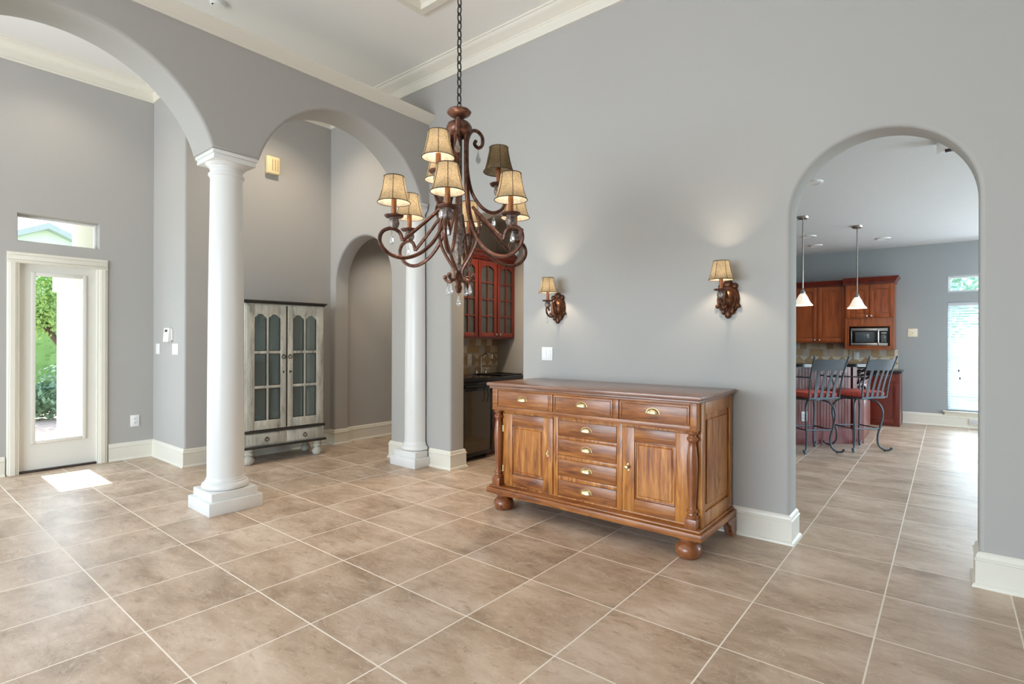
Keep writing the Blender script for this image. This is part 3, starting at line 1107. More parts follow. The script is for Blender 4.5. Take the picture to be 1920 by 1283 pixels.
# ------------------------------------------------------------------ chandelier
def crystal(parent, p, s=1.0, link=.012):
    x, y, z = p
    m = MB().lathe([(.0008, -link - .058 * s), (.009 * s, -link - .052 * s), (.0125 * s, -link - .042 * s), (.0115 * s, -link - .032 * s), (.006 * s, -link - .014 * s), (.0012, -link)], (x, y, z), 8)
    c = m.build('crystal_drop', CRYSTAL, parent, 20)
    MB().tube([(x, y, z + .002), (x, y, z - link - .002)], .0012, 5).build('crystal_link', IRON, c)
    return c


SH_PROF = [(.079, 0), (.070, .022), (.061, .055), (.054, .09), (.049, .125)]


def candle_light(parent, c, lit=True, zpan=0.0):
    """cup, drip pan, candle sleeve, shade and bulb; c = (x, y) and zpan = height of the pan"""
    x, y = c
    o = (x, y, zpan)
    MB().lathe([(.004, -.058), (.016, -.056), (.022, -.045), (.025, -.032), (.022, -.018), (.017, -.012), (.024, -.006)], o, 20, lobes=7, lobe_amt=.08).build('leaf_cup', BRONZEL, parent)
    MB().lathe([(.02, -.007), (.04, -.004), (.046, .002), (.047, .006), (.042, .006), (.036, .002), (.012, .001)], o, 24, lobes=9, lobe_amt=.03).build('drip_pan', BRONZE, parent)
    MB().lathe([(.0125, .001), (.0125, .088), (.009, .09)], o, 14).build('candle_sleeve', CANDLE, parent)
    z0 = .068
    n = 30
    m = MB()
    prof = [(r, z + z0) for r, z in SH_PROF]
    outer = []
    rings = [[m.bm.verts.new((x + r * math.cos(2 * PI * i / n), y + r * math.sin(2 * PI * i / n), zpan + z)) for i in range(n)] for r, z in prof]
    for j in range(len(rings) - 1):
        for i in range(n):
            m.bm.faces.new((rings[j][i], rings[j][(i + 1) % n], rings[j + 1][(i + 1) % n], rings[j + 1][i]))
    m.mi = 1
    inner = [[m.bm.verts.new((x + (r - .0015) * math.cos(2 * PI * i / n), y + (r - .0015) * math.sin(2 * PI * i / n), zpan + z)) for i in range(n)] for r, z in prof]
    for j in range(len(rings) - 1):
        for i in range(n):
            f = m.bm.faces.new((inner[j][(i + 1) % n], inner[j][i], inner[j + 1][i], inner[j + 1][(i + 1) % n]))
            f.material_index = 1
    for a in (0, -1):
        for i in range(n):
            m.bm.faces.new((rings[a][i], rings[a][(i + 1) % n], inner[a][(i + 1) % n], inner[a][i]))
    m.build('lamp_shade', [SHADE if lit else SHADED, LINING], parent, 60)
    m = MB()
    for r, z in (prof[0], prof[-1]):
        m.tube([(x + r * math.cos(2 * PI * i / n), y + r * math.sin(2 * PI * i / n), zpan + z) for i in range(n)], .0022, 5, True)
    for k in range(6):
        a = 2 * PI * k / 6 + .3
        m.tube([(x + (r + .0005) * math.cos(a), y + (r + .0005) * math.sin(a), zpan + z) for r, z in prof], .0016, 5)
    m.build('shade_binding', TRIMB, parent)
    b = MB().ell((x, y, zpan + .118), .011, .011, .024, 12, 8)
    b.build('bulb', BULB if lit else MILK_OFF, parent)


MILK_OFF = plain('unlit_bulb_glass', (220, 214, 200), .2)
CHX, CHY, CHZ = -1.947, -1.860, 1.485
ch = thing('chandelier', 'bronze nine-light chandelier with parchment shades and crystal drops hanging on a chain', 'chandelier', (CHX, CHY, CHZ))
def cz(z):
    return z - CHZ
def polar(phi, pts):
    a = R(phi + 39.159)
    return [(r * math.cos(a), r * math.sin(a), cz(z)) for r, z in pts]
LAMPS = []
LOW = [(.046, 2.405), (.046, 2.30), (.047, 2.18), (.052, 2.06), (.072, 1.94), (.125, 1.825), (.20, 1.75), (.285, 1.718), (.36, 1.735), (.402, 1.785), (.392, 1.835), (.348, 1.857), (.308, 1.842), (.292, 1.80)]
for phi in (-93, -37, 30, 86, 149, 206):
    m = MB().tube(catmull(polar(phi, LOW), 6), .0095, 7)
    m.tube(polar(phi, [(.291, 1.802), (.24, 1.848), (.17, 1.912), (.095, 1.985)]), .009, 7)
    a = m.build('arm', BRONZE, ch)
    p = polar(phi, [(.335, 1.915)])[0]
    candle_light(a, (p[0], p[1]), True, p[2])
    q = polar(phi, [(.345, 1.848)])[0]
    crystal(a, q)
    LAMPS.append((p[0], p[1], p[2] + .125))
UP = [(.04, 2.40), (.04, 2.28), (.046, 2.17), (.07, 2.07), (.12, 2.0), (.175, 1.975), (.222, 1.995), (.236, 2.035), (.212, 2.062)]
for phi, lit in ((-113, True), (7, False), (127, True)):
    m = MB().tube(catmull(polar(phi, UP), 6), .009, 7)
    a = m.build('arm', BRONZE, ch)
    p = polar(phi, [(.205, 2.12)])[0]
    candle_light(a, (p[0], p[1]), lit, p[2])
    crystal(a, polar(phi, [(.18, 1.97)])[0])
    if lit:
        LAMPS.append((p[0], p[1], p[2] + .125))
for phi in (-88, 32, 152):
    m = MB().tube(catmull(polar(phi, [(.045, 2.30), (.05, 2.36), (.075, 2.405), (.108, 2.41), (.135, 2.385), (.136, 2.345), (.112, 2.325), (.09, 2.34), (.098, 2.36)]), 6), .0095, 7)
    a = m.build('top_scroll', BRONZE, ch)
    crystal(a, polar(phi, [(.112, 2.318)])[0], 1.15)
for phi in (-118, -28, 62, 152):
    m = MB().tube(catmull(polar(phi, [(.10, 1.97), (.118, 1.92), (.122, 1.87), (.104, 1.80), (.066, 1.735), (.03, 1.685), (.023, 1.655), (.036, 1.627), (.062, 1.618), (.082, 1.632), (.084, 1.645)]), 6), .0085, 7)
    e = polar(phi, [(.084, 1.642)])[0]
    m.ell(e, .0125, .0125, .0125, 10, 8)
    a = m.build('bottom_scroll', BRONZE, ch)
    crystal(a, polar(phi, [(.068, 1.612)])[0], .95)
MB().lathe([(.012, cz(1.66)), (.022, cz(1.672)), (.018, cz(1.69)), (.012, cz(1.71)), (.013, cz(1.74)), (.026, cz(1.775)), (.02, cz(1.80)), (.024, cz(1.81)), (.017, cz(1.82)), (.03, cz(1.86)), (.018, cz(1.90)), (.016, cz(1.95)), (.014, cz(2.36))], seg=18, lobes=6, lobe_amt=.07).build('spindle', BRONZEL, ch)
f = MB().lathe([(.003, cz(1.555)), (.012, cz(1.56)), (.02, cz(1.585)), (.013, cz(1.605)), (.024, cz(1.625)), (.026, cz(1.65)), (.014, cz(1.662))], seg=16, lobes=6, lobe_amt=.06).build('bottom_finial', BRONZE, ch)
crystal(f, (0, 0, cz(1.558)), 1.05)
MB().lathe([(.02, cz(2.35)), (.052, cz(2.365)), (.064, cz(2.385)), (.066, cz(2.405)), (.058, cz(2.425)), (.04, cz(2.437)), (.026, cz(2.442)), (.022, cz(2.455)), (.04, cz(2.465)), (.058, cz(2.477)), (.062, cz(2.487)), (.056, cz(2.495)), (.03, cz(2.499)), (.02, cz(2.508)), (.006, cz(2.515))], seg=28, lobes=10, lobe_amt=.03).build('crown_hub', BRONZE, ch)
m = MB()
m.tube([(.012 * math.cos(k * PI / 8), 0, cz(2.524) + .014 * math.sin(k * PI / 8)) for k in range(16)], .003, 6, True)
z = 2.535
k = 0
while z < 4.38:
    pts = []
    for i in range(14):
        t = 2 * PI * i / 14
        w, h = .0115 * math.cos(t), .026 * math.sin(t)
        pts.append((w, 0, cz(z) + .021 + h) if k % 2 else (0, w, cz(z) + .021 + h))
    m.tube(pts, .0034, 6, True)
    z += .0415
    k += 1
m.build('chain', IRON, ch)
MB().lathe([(.012, cz(4.375)), (.05, cz(4.385)), (.068, cz(4.405)), (.07, cz(4.42))], seg=28).build('ceiling_canopy', BRONZE, ch)
WARM = (1, .84, .64)
for i, p in enumerate(LAMPS):
    lamp('chandelier_bulb_light', 'POINT', (CHX + p[0], CHY + p[1], CHZ + p[2]), (0, 0, 0), 6, WARM, shadow_soft_size=.018)


# ------------------------------------------------------------------ wall sconces
def make_sconce(x, z0, label):
    t = thing('wall_sconce', label, 'wall lamp', (x, 0, z0), group='bronze wall lamps over the sideboard')
    RX = Matrix.Rotation(PI / 2, 4, 'X')
    m = MB()
    S = Matrix.Diagonal((1, 1, 1.5, 1))
    m.lathe([(.001, .036), (.02, .034), (.036, .024), (.042, .016), (.05, .02), (.056, .022), (.062, .016), (.068, .018), (.074, .012), (.076, 0)], (0, -.0005, .118), 40,
            mat=S @ RX, lobes=18, lobe_amt=.012)
    for a, zz, sx, sz in ((0, .222, .034, .03), (-.045, .208, .022, .022), (.045, .208, .022, .022), (0, .018, .024, .034), (-.03, .035, .02, .024), (.03, .035, .02, .024), (.07, .07, .016, .014), (-.07, .07, .016, .014)):
        m.ell((a, -.012, zz), sx, .014, sz, 12, 8)
    m.build('backplate', bronze_plate, t)
    arm = [(0, -.03, .125), (0, -.055, .175), (0, -.075, .165), (0, -.072, .12), (0, -.06, .075), (0, -.085, .045), (0, -.125, .04), (0, -.165, .062), (0, -.178, .095), (0, -.162, .118), (0, -.142, .105), (0, -.138, .088)]
    a = MB().tube(catmull(arm, 6), .0075, 8).build('arm', bronze_plate, t)
    candle_light(t, (0, -.158), True, .172)
    crystal(t, (0, -.165, .055), .9, .02)
    lamp('sconce_bulb_light', 'POINT', (x, -.158, z0 + .172 + .125), (0, 0, 0), 8, WARM, shadow_soft_size=.018)
    return t


bronze_plate = bronze('dark_gilded_bronze', (40, 24, 17), (112, 68, 40), .38, .6, 30)
make_sconce(-2.593, 1.478, 'bronze wall lamp with small shade above the white double light switch')
make_sconce(-1.174, 1.487, 'bronze wall lamp with small shade beside the kitchen arch')


# ------------------------------------------------------------------ switches, outlets, small wall fittings
def plate(name, label, cat, loc, rz, w, h, kind, n=1, mat=None, group=None):
    """local front is -y"""
    mat = mat or SWITCH
    t = thing(name, label, cat, loc, rz, group)
    MB().box(-w / 2, w / 2, -.006, .0, -h / 2, h / 2, .002).build('cover_plate', mat, t)
    for i in range(n):
        x = (i - (n - 1) / 2) * .046
        if kind == 'rocker':
            MB().prism([(-.011, -.032), (-.006, -.032), (-.006, .032), (-.008, .032)], 0, x - .016, x + .016).build('rocker', mat, t)
        elif kind == 'toggle':
            MB().box(x - .005, x + .005, -.016, -.004, -.012, .012, .002).build('toggle', mat, t)
        elif kind == 'outlet':
            for z in (-.02, .02):
                s = MB().box(x - .016, x + .016, -.0085, -.005, z - .015, z + .015, .003).build('socket', mat, t)
                m = MB()
                m.box(x - .008, x - .005, -.0092, -.008, z - .004, z + .007).box(x + .005, x + .008, -.0092, -.008, z - .004, z + .007)
                m.lathe([(.0025, 0), (.0025, .001)], (x, -.0082, z - .009), 8, mat=Matrix.Rotation(PI / 2, 4, 'X'))
                m.build('slots', SLOT, s)
        elif kind == 'jack':
            MB().lathe([(.006, 0), (.006, .004), (.001, .005)], (x, -.006, 0), 12, mat=Matrix.Rotation(PI / 2, 4, 'X')).build('jack', SLOT, t)
    return t


plate('light_switch', 'white double light switch beneath the wall lamp left of the sideboard top', 'light switch', (-2.707, 0, 1.203), 0, .115, .115, 'rocker', 2)
plate('light_switch', 'white narrow switch plate in the corner beside the entry door wall', 'light switch', (-6.85, -1.68, 1.215), 0, .115, .118, 'rocker', 2)
plate('light_switch', 'white triple switch plate below the thermostat', 'light switch', (-6.335, -1.68, 1.217), 0, .165, .118, 'rocker', 3)
plate('wall_outlet', 'white power outlet low on the grey wall right of the entry door', 'outlet', (-7.0, -1.858, .416), PI / 2, .085, .125, 'outlet')
plate('wall_outlet', 'white switch plate on the tiled splashback of the wet bar', 'outlet', (-4.594, .99, 1.09), PI / 2, .075, .12, 'toggle')
plate('wall_jack', 'cream cable jack plate on the kitchen wall between cabinets and window', 'cable jack', (-.433, 7.0, 1.47), 0, .13, .13, 'jack', mat=plain('pale_ivory_plastic', (236, 228, 206), .5, var=.02))
plate('wall_outlet', 'white outlet on the kitchen splashback above the bar stool backs', 'outlet', (-1.2, 6.978, 1.08), 0, .08, .125, 'outlet')
t = thing('thermostat', 'white thermostat with small dark display above switch plates', 'thermostat', (-6.49, -1.68, 1.37))
MB().box(-.085, .085, -.012, 0, -.06, .065, .004).build('wall_plate', SWITCH, t)
MB().prism([(-.045, -.075), (-.012, -.075), (-.012, .072), (-.034, .072)], 0, -.075, .075).build('body', SWITCH, t)
MB().prism([(-.039, .03), (-.034, .03), (-.034, .055), (-.0375, .055)], 0, -.04, .03).build('display', SLOT, t)
t = thing('door_chime', 'cream louvred door chime box high on wall above display cabinet', 'door chime', (-6.09, -.773, 3.24), PI / 2)
m = MB().box(-.075, .075, -.055, 0, 0, .2, .012)
m.build('chime_box', IVORY, t)
m = MB()
for x in (-.012, .02, .05):
    m.box(x - .003, x + .003, -.0565, -.054, .035, .165)
m.build('sound_slot', plain('tan_slot', (150, 116, 72), .6), t)
t = thing('smoke_detector', 'round white smoke detector on the entry ceiling beyond arcade', 'smoke detector', (-4.80, -1.88, 4.145))
MB().lathe([(.02, 0), (.05, .002), (.06, .012), (.066, .026), (.068, .035)], seg=32).build('detector_body', SWITCH, t)
MB().box(-.01, .01, -.052, -.042, .0, .012).build('sensor_slot', SLOT, t)


# ------------------------------------------------------------------ wet bar in the niche
def stone_tiles(u0, u1, z0, zd0, zd1, z1, put, mb=None):
    """tumbled stone splashback: squares, a band of diamonds, squares; put(mb, outline(u, z) list, thickness)"""
    rnd = random.Random(11)
    mb = mb or MB()
    def tile(o, mi, th=.008):
        mb.mi = mi
        put(mb, o, th)
    mb.mi = 5
    put(mb, [(u0, z0), (u1, z0), (u1, z1), (u0, z1)], .005)
    g = .0022
    def rows(a, c, n, w):
        h = (c - a) / n
        for j in range(n):
            u = u0 - rnd.random() * w
            while u < u1:
                ww = w * rnd.choice((1, 1, 1, 1.0))
                p, q = max(u, u0), min(u + ww, u1)
                if q - p > .012:
                    tile([(p + g, a + j * h + g), (q - g, a + j * h + g), (q - g, a + (j + 1) * h - g), (p + g, a + (j + 1) * h - g)], rnd.choice((0, 1, 1, 2, 3, 3, 4)))
                u += ww
    if zd0 - z0 > .04:
        rows(z0, zd0 - .018, max(1, round((zd0 - z0) / .1)), .105)
    for a, c in ((zd0 - .018, zd0), (zd1, zd1 + .018)):
        u = u0
        while u < u1 - .01:
            q = min(u + .12, u1)
            tile([(u + g, a + g), (q - g, a + g), (q - g, c - g), (u + g, c - g)], rnd.choice((3, 4, 1)))
            u += .12
    rows(zd1 + .018, z1, max(1, round((z1 - zd1) / .1)), .105)
    h = (zd1 - zd0) / 2
    zc = (zd0 + zd1) / 2
    n = max(1, round((u1 - u0) / (2 * h * .92)))
    w = (u1 - u0) / n
    for i in range(n):
        c = u0 + w * (i + .5)
        tile([(c - w / 2 + g, zc), (c, zd0 + g), (c + w / 2 - g, zc), (c, zd1 - g)], 2 if rnd.random() < .75 else 4, .01)
        for s in (-1, 1):
            for tz in (zd0, zd1):
                e = zc + (tz - zc) * .96
                tile([(c + s * w / 2 * .98, zc + (tz - zc) * .1), (c + s * w / 2 * .98, e), (c + s * .012, e)], 0)
    return mb


def raised_door(parent, x0, x1, z0, z1, yf, mat, st=.06, arch=.0, knob_x=None, knob_z=None, kmat=None, name='door'):
    """framed door with raised panel; local front -y, face plane at yf"""
    m = MB()
    m.box(x0, x0 + st, yf - .02, yf, z0, z1, .003)
    m.box(x1 - st, x1, yf - .02, yf, z0, z1, .003)
    m.box(x0 + st, x1 - st, yf - .02, yf, z0, z0 + st, .003)
    cx, w = (x0 + x1) / 2, (x1 - x0) / 2 - st
    def top(k, n=12):
        u = -1 + 2 * k / n
        return (cx + w * u, z1 - st - arch * u * u)
    m.prism([(x0 + st, z1), *[top(k) for k in range(13)], (x1 - st, z1)], 1, yf - .02, yf)
    d = m.build(name, mat, parent)
    m = MB().box(x0 + st, x1 - st, yf - .008, yf - .002, z0 + st, z1 - st)
    i = .028
    w2 = w - i
    o = [(cx - w2, z0 + st + i), (cx + w2, z0 + st + i)]
    o += [(cx + w2 * (1 - 2 * k / 10), z1 - st - i - arch * (1 - 2 * k / 10) ** 2) for k in range(11)]
    m.prism(o, 1, yf - .016, yf - .006)
    m.build('raised_panel', mat, d)
    if knob_x is not None:
        MB().lathe([(.006, 0), (.005, .01), (.014, .016), (.016, .024), (.008, .03), (.001, .031)], (knob_x, yf - .02, knob_z), 14, mat=Matrix.Rotation(PI / 2, 4, 'X')).build('knob', kmat or NICKEL, d)
    return d


def dentil_crown(parent, x0, x1, y0, z0, z1, yb, mat, ends=(True, True), dmat=None):
    """cornice along the front at y0 and returning along the ends to yb; local front -y"""
    H = z1 - z0
    prof = [(0, z0), (.012, z0), (.012, z0 + H * .3), (.02, z0 + H * .36), (.028, z0 + H * .5), (.05, z0 + H * .8), (.06, z0 + H * .86), (.06, z1), (0, z1)]
    path = [(x0, y0), (x1, y0)]
    if ends[0]: path = [(x0, yb)] + path
    if ends[1]: path = path + [(x1, yb)]
    path = path[::-1] if False else path
    # travel left to right has 'out' to the right = -y
    c = MB().sweep(prof, path).build('cornice', mat, parent)
    m = MB()
    x = x0 + .01
    while x < x1 - .01:
        m.box(x, x + .014, y0 - .022, y0 - .01, z0 + H * .05, z0 + H * .28)
        x += .026
    m.build('dentil_band', mat, c)
    return c


# splashback (faces +x): local run along y
def put_x(mb, o, th):
    mb.prism([(p[0], p[1]) for p in o], 0, -4.62 + .012, -4.62 + .012 + th)
sp = stone_tiles(.2, 1.53, .90, 1.0, 1.145, 1.345, put_x).build('tile_splashback', TILES, None, 0)
tag(sp, 'tumbled stone tile splashback with diamond band behind the wet bar sink', 'splashback')
u = thing('upper_cabinet', 'red cherry wall cabinet with seeded glass doors over the wet bar', 'cabinet', (-4.62, .865, 1.34), PI / 2)
# local x along world y, local -y = world +x ; depth .30
x0, x1 = -.655, .655
m = MB().box(x0, x1, -.28, -.003, 0, .022).box(x0, x1, -.28, -.003, .94, .96).box(x0, x0 + .02, -.28, -.003, .022, .94).box(x1 - .02, x1, -.28, -.003, .022, .94).box(x0, x1, -.02, -.003, .022, .94)
for z in (.33, .63):
    m.box(x0 + .02, x1 - .02, -.24, -.02, z, z + .018)
m.build('case', CHERRYD, u)
m = MB()
edges = [-.655, -.37, -.035, .31, .655]
for x in edges:
    a = max(x - .02, x0); c = min(x + .02, x1)
    m.box(a, c, -.30, -.28, 0, .96, .002)
m.box(x0, x1, -.298, -.28, 0, .03).box(x0, x1, -.298, -.28, .93, .96)
m.build('face_frame', CHERRYD, u)
dentil_crown(u, x0, x1, -.30, .955, 1.05, -.003, CHERRYD, (True, False))
def lite_door(x0, x1, kx):
    z0, z1, yf, st = .022, .935, -.302, .052
    m = MB()
    m.box(x0, x0 + st, yf - .02, yf, z0, z1, .003).box(x1 - st, x1, yf - .02, yf, z0, z1, .003).box(x0 + st, x1 - st, yf - .02, yf, z0, z0 + st, .003)
    cx, w = (x0 + x1) / 2, (x1 - x0) / 2 - st
    m.prism([(x0 + st, z1), *[(cx + w * (-1 + 2 * k / 12), z1 - st - .045 * (-1 + 2 * k / 12) ** 2) for k in range(13)], (x1 - st, z1)], 1, yf - .02, yf)
    m.box(cx - .008, cx + .008, yf - .018, yf - .004, z0 + st, z1 - st)
    for k in (1, 2, 3):
        z = z0 + st + (z1 - z0 - 2 * st) * k / 4
        m.box(x0 + st, x1 - st, yf - .017, yf - .004, z - .007, z + .007)
    d = m.build('door', CHERRYD, u)
    MB().box(x0 + st - .005, x1 - st + .005, yf - .004, yf - .001, z0 + st - .005, z1 - st + .005).build('glass_panes', SEEDY, d, 0)
    MB().lathe([(.005, 0), (.005, .01), (.014, .016), (.015, .024), (.001, .03)], (kx, yf - .02, z0 + .03), 14, mat=Matrix.Rotation(PI / 2, 4, 'X')).build('knob', NICKEL, d)
for i in range(4):
    a, c = edges[i] + .008, edges[i + 1] - .008
    lite_door(a, c, c - .026 if i % 2 == 0 else a + .026)

bc = thing('base_cabinet', 'dark cherry base cabinet under the wet bar sink', 'cabinet', (-4.62, 1.145, 0), PI / 2)
MB().box(-.37, .37, -.58, -.003, .1, .862).box(-.37, .37, -.52, -.003, 0, .1).build('case', CHERRYD, bc)
raised_door(bc, -.36, -.005, .12, .85, -.581, CHERRYD)
raised_door(bc, .005, .36, .12, .85, -.581, CHERRYD)
ct = MB().box(-4.607, -3.98, .2, 1.53, .866, .902, .006).build('bar_countertop', GRANITE)
tag(ct, 'black granite counter slab of the wet bar above the wine fridge', 'countertop')
sk = thing('bar_sink', 'black drop-in sink in the wet bar counter', 'sink', (-4.27, 1.18, .903))
m = MB()
for q in ((-.2, .2, -.2, -.16), (-.2, .2, .16, .2), (-.2, -.16, -.16, .16), (.16, .2, -.16, .16)):
    m.box(q[0], q[1], q[2], q[3], 0, .012, .004)
m.build('rim', BLACK, sk)
MB().box(-.16, .16, -.16, .16, 0, .004).build('basin', BLACK, sk)
fa = thing('bar_faucet', 'chrome gooseneck tap with two lever handles at the wet bar', 'tap', (-4.535, 1.14, .903))
CHROME = plain('chrome', (214, 214, 214), .12, 1, var=.02)
m = MB().lathe([(.022, 0), (.022, .008), (.013, .016), (.011, .04)], seg=16)
m.tube(catmull([(0, 0, .03), (0, 0, .18), (.02, .012, .235), (.07, .04, .258), (.115, .066, .235), (.125, .072, .19)], 7), .0095, 10)
m.build('spout', CHROME, fa)
for s in (-1, 1):
    m = MB().lathe([(.02, 0), (.018, .02), (.012, .034), (.014, .05), (.006, .058)], (0, s * .085, 0), 14)
    m.tube([(0, s * .085, .05), (.01, s * .13, .064)], .005, 8)
    m.build('lever_handle', CHROME, fa)
MB().box(-.035, .03, -.11, .11, 0, .006, .002).build('base_plate', CHROME, fa)

fr = thing('wine_fridge', 'black wine fridge with smoked glass door under wet bar counter', 'fridge', (-4.6, .515, 0), PI / 2)
MB().box(-.25, .25, -.55, -.01, .035, .86).build('body', BLACK, fr)
m = MB()
for q in ((-.25, -.215, .055, .80), (.215, .25, .055, .80), (-.215, .215, .055, .09), (-.215, .215, .765, .80)):
    m.box(q[0], q[1], -.60, -.552, q[2], q[3], .004)
d = m.build('door', BLACK, fr)
MB().box(-.217, .217, -.59, -.57, .088, .767).build('glass', SMOKE, d, 0)
MB().tube([(-.23, -.612, .82), (.23, -.612, .82)], .012, 10).box(-.25, .25, -.605, -.552, .803, .86, .004).build('handle', BLACK, d)
m = MB()
for z in (.25, .4, .55, .68):
    m.box(-.2, .2, -.56, -.551, z, z + .006)
m.build('shelf_edge', plain('dull_wire', (70, 62, 50), .5), fr)
for x in (-.21, .21):
    for y in (-.5, -.08):
        MB().lathe([(.018, 0), (.018, .036)], (x, y, 0), 12).build('foot', BLACK, fr)
MB().tube(catmull([(.12, -.615, .79), (.14, -.618, .72), (.13, -.618, .66), (.115, -.618, .63)], 5), .004, 6).build('cord', BLACK, fr)


# ------------------------------------------------------------------ kitchen beyond the arch
def put_y(mb, o, th):
    mb.prism([(p[0], p[1]) for p in o], 1, 7.0 - .012 - th, 7.0 - .012)
sp = stone_tiles(-1.322, -.62, .87, .885, 1.06, 1.194, put_y, stone_tiles(-3.0, -1.322, .87, .885, 1.06, 1.298, put_y)).build('tile_splashback', TILES, None, 0)
tag(sp, 'tumbled stone tile splashback with diamond band below the kitchen wall cabinets', 'splashback')

tw = thing('microwave_cabinet', 'tall cherry wall cabinet with two doors above the microwave', 'cabinet', (-.985, 7.0, 1.195))
x0, x1 = -.335, .335
m = MB().box(x0, x1, -.385, -.003, 0, .05).box(x0, x0 + .05, -.385, -.003, .05, .385).box(x1 - .05, x1, -.385, -.003, .05, .385).box(x0, x1, -.385, -.003, .385, 1.09).box(x0 + .05, x1 - .05, -.02, -.003, .05, .385)
m.build('case', CHERRY, tw)
m = MB()
for q in ((x0 + .05, x1 - .05, .045, .06), (x0 + .05, x1 - .05, .375, .39), (x0 + .045, x0 + .06, .06, .375), (x1 - .06, x1 - .045, .06, .375)):
    m.box(q[0], q[1], -.395, -.384, q[2], q[3], .003)
m.build('niche_trim', CHERRY, tw)
raised_door(tw, x0 + .01, -.004, .52, 1.05, -.386, CHERRY, .055, .03, -.03, .545)
raised_door(tw, .004, x1 - .01, .52, 1.05, -.386, CHERRY, .055, .03, .03, .545)
dentil_crown(tw, x0 - .03, x1, -.385, 1.07, 1.18, -.003, CHERRYD, (False, True))
mw = thing('microwave', 'stainless steel microwave oven built into the cherry cabinet', 'microwave', (-.985, 6.99, 1.2465))
MB().box(-.265, .265, -.36, -.03, 0, .305, .003).build('body', BLACK, mw)
m = MB()
for q in ((-.25, .25, .25, .295), (-.25, .25, .012, .055), (-.25, -.235, .055, .25)):
    m.box(q[0], q[1], -.385, -.36, q[2], q[3], .003)
m.build('steel_trim', STEEL, mw)
MB().box(-.235, .12, -.38, -.36, .055, .25, .004).build('door', BLACK, mw)
MB().box(-.19, .075, -.382, -.378, .07, .235, .002).build('window', DGLASS, mw)
MB().tube(catmull([(.128, -.385, .03), (.128, -.412, .06), (.128, -.416, .15), (.128, -.412, .245), (.128, -.385, .28)], 4), .011, 10).build('handle', STEEL, mw)
kp = MB().box(.148, .25, -.378, -.36, .055, .25, .003).build('control_panel', BLACK, mw)
m = MB().box(.165, .235, -.3795, -.377, .205, .23)
for i in range(3):
    for j in range(5):
        m.box(.168 + i * .024, .184 + i * .024, -.3795, -.377, .072 + j * .024, .086 + j * .024)
m.build('button', plain('pale_buttons', (150, 152, 154), .5), kp)

wc = thing('kitchen_cabinet', 'cherry wall cabinets with arched raised doors left of the microwave', 'cabinet', (-2.16, 7.0, 1.30))
x0, x1 = -.84, .835
MB().box(x0, x1, -.30, -.003, 0, .97).build('case', CHERRY, wc)
dw = (x1 - x0) / 4
for i in range(4):
    a, c = x0 + i * dw + .006, x0 + (i + 1) * dw - .006
    raised_door(wc, a, c, .015, .955, -.301, CHERRY, .058, .03, c - .03 if i % 2 == 0 else a + .03, .05)
dentil_crown(wc, x0, x1 - .03, -.30, .965, 1.06, -.003, CHERRYD, (True, False))

kb = thing('kitchen_base_cabinet', 'cherry base cabinet under black counter at the kitchen far wall', 'cabinet', (-1.78, 7.0, 0))
x0, x1 = -1.2, 1.215
MB().box(x0, x1, -.60, -.003, 0.0, .828).build('case', CHERRYD, kb)
for i in range(5):
    c = x1 - .012 - i * .47
    a = c - .45
    dr = MB().box(a, c, -.618, -.601, .69, .81, .004).build('drawer', CHERRYD, kb)
    raised_door(kb, a, c, .04, .675, -.601, CHERRYD, .065)
tag(MB().box(-3.0, -.545, 6.37, 6.985, .83, .868, .005).build('kitchen_countertop', GRANITE), 'black granite worktop along the far kitchen wall under splashback', 'countertop')

# angled island with raised bar
isl = thing('kitchen_island', 'red stained beadboard island with a corner post under the raised bar', 'kitchen island', (-.865, 4.44, 0))
q = .70711
def isl_pt(a, b):
    """a = distance from the corner along the 45 degree front, b = distance behind it"""
    return (-q * a - q * b, -q * a + q * b)
poly = [(0, 0), isl_pt(2.3, 0), isl_pt(2.3, .7), (-.99, .95), (0, .95)]
MB().prism(poly, 2, .0, .86).build('body', CHERRYD, isl)
m = MB()
p = [isl_pt(.14, -.012), isl_pt(2.3, -.012), isl_pt(2.3, .0), isl_pt(.14, 0)]
m.prism(p, 2, .19, 1.0)
a = .16
while a < 2.25:
    m.prism([isl_pt(a, -.017), isl_pt(a + .036, -.017), isl_pt(a + .036, -.01), isl_pt(a, -.01)], 2, .19, .98)
    a += .042
m.build('beadboard', ISLAND, isl)
m = MB()
m.prism([isl_pt(.13, -.03), isl_pt(2.3, -.03), isl_pt(2.3, 0), isl_pt(.13, 0)], 2, 0, .17)
m.prism([isl_pt(.13, -.024), isl_pt(2.3, -.024), isl_pt(2.3, 0), isl_pt(.13, 0)], 2, .17, .195)
m.build('plinth_board', ISLAND, isl)
m = MB().prism([isl_pt(-.015, -.035), isl_pt(.14, -.035), isl_pt(.14, .05), isl_pt(.0, .06)], 2, 0, 1.0)
m.build('corner_post', CHERRYD, isl)
MB().prism([isl_pt(.0, .0), isl_pt(2.3, 0), isl_pt(2.3, .12), isl_pt(0.02, .12)], 2, .86, 1.0).build('bar_wall', ISLAND, isl)
m = MB().box(.0, .014, .03, .945, .09, .84, .004).box(.012, .022, .12, .86, .17, .76, .006)
m.build('side_panel', ISLAND, isl)
m = MB()
def br(pts, r=.011):
    m.tube(catmull([(x * 1.35 - .09, -.075, 1.0 - (1.0 - z) * 1.0) for x, z in pts], 6), r, 7)
br([(.02, .985), (.2, .985), (.235, .95), (.2, .915), (.16, .93), (.17, .955)], .013)
br([(.02, .985), (.02, .74), (.05, .69), (.1, .70), (.1, .74), (.06, .74)], .013)
br([(.2, .95), (.14, .87), (.07, .82), (.03, .76)], .013)
br([(.09, .93), (.05, .95), (.04, .90), (.07, .88), (.1, .90)])
br([(.16, .93), (.12, .96), (.09, .94)])
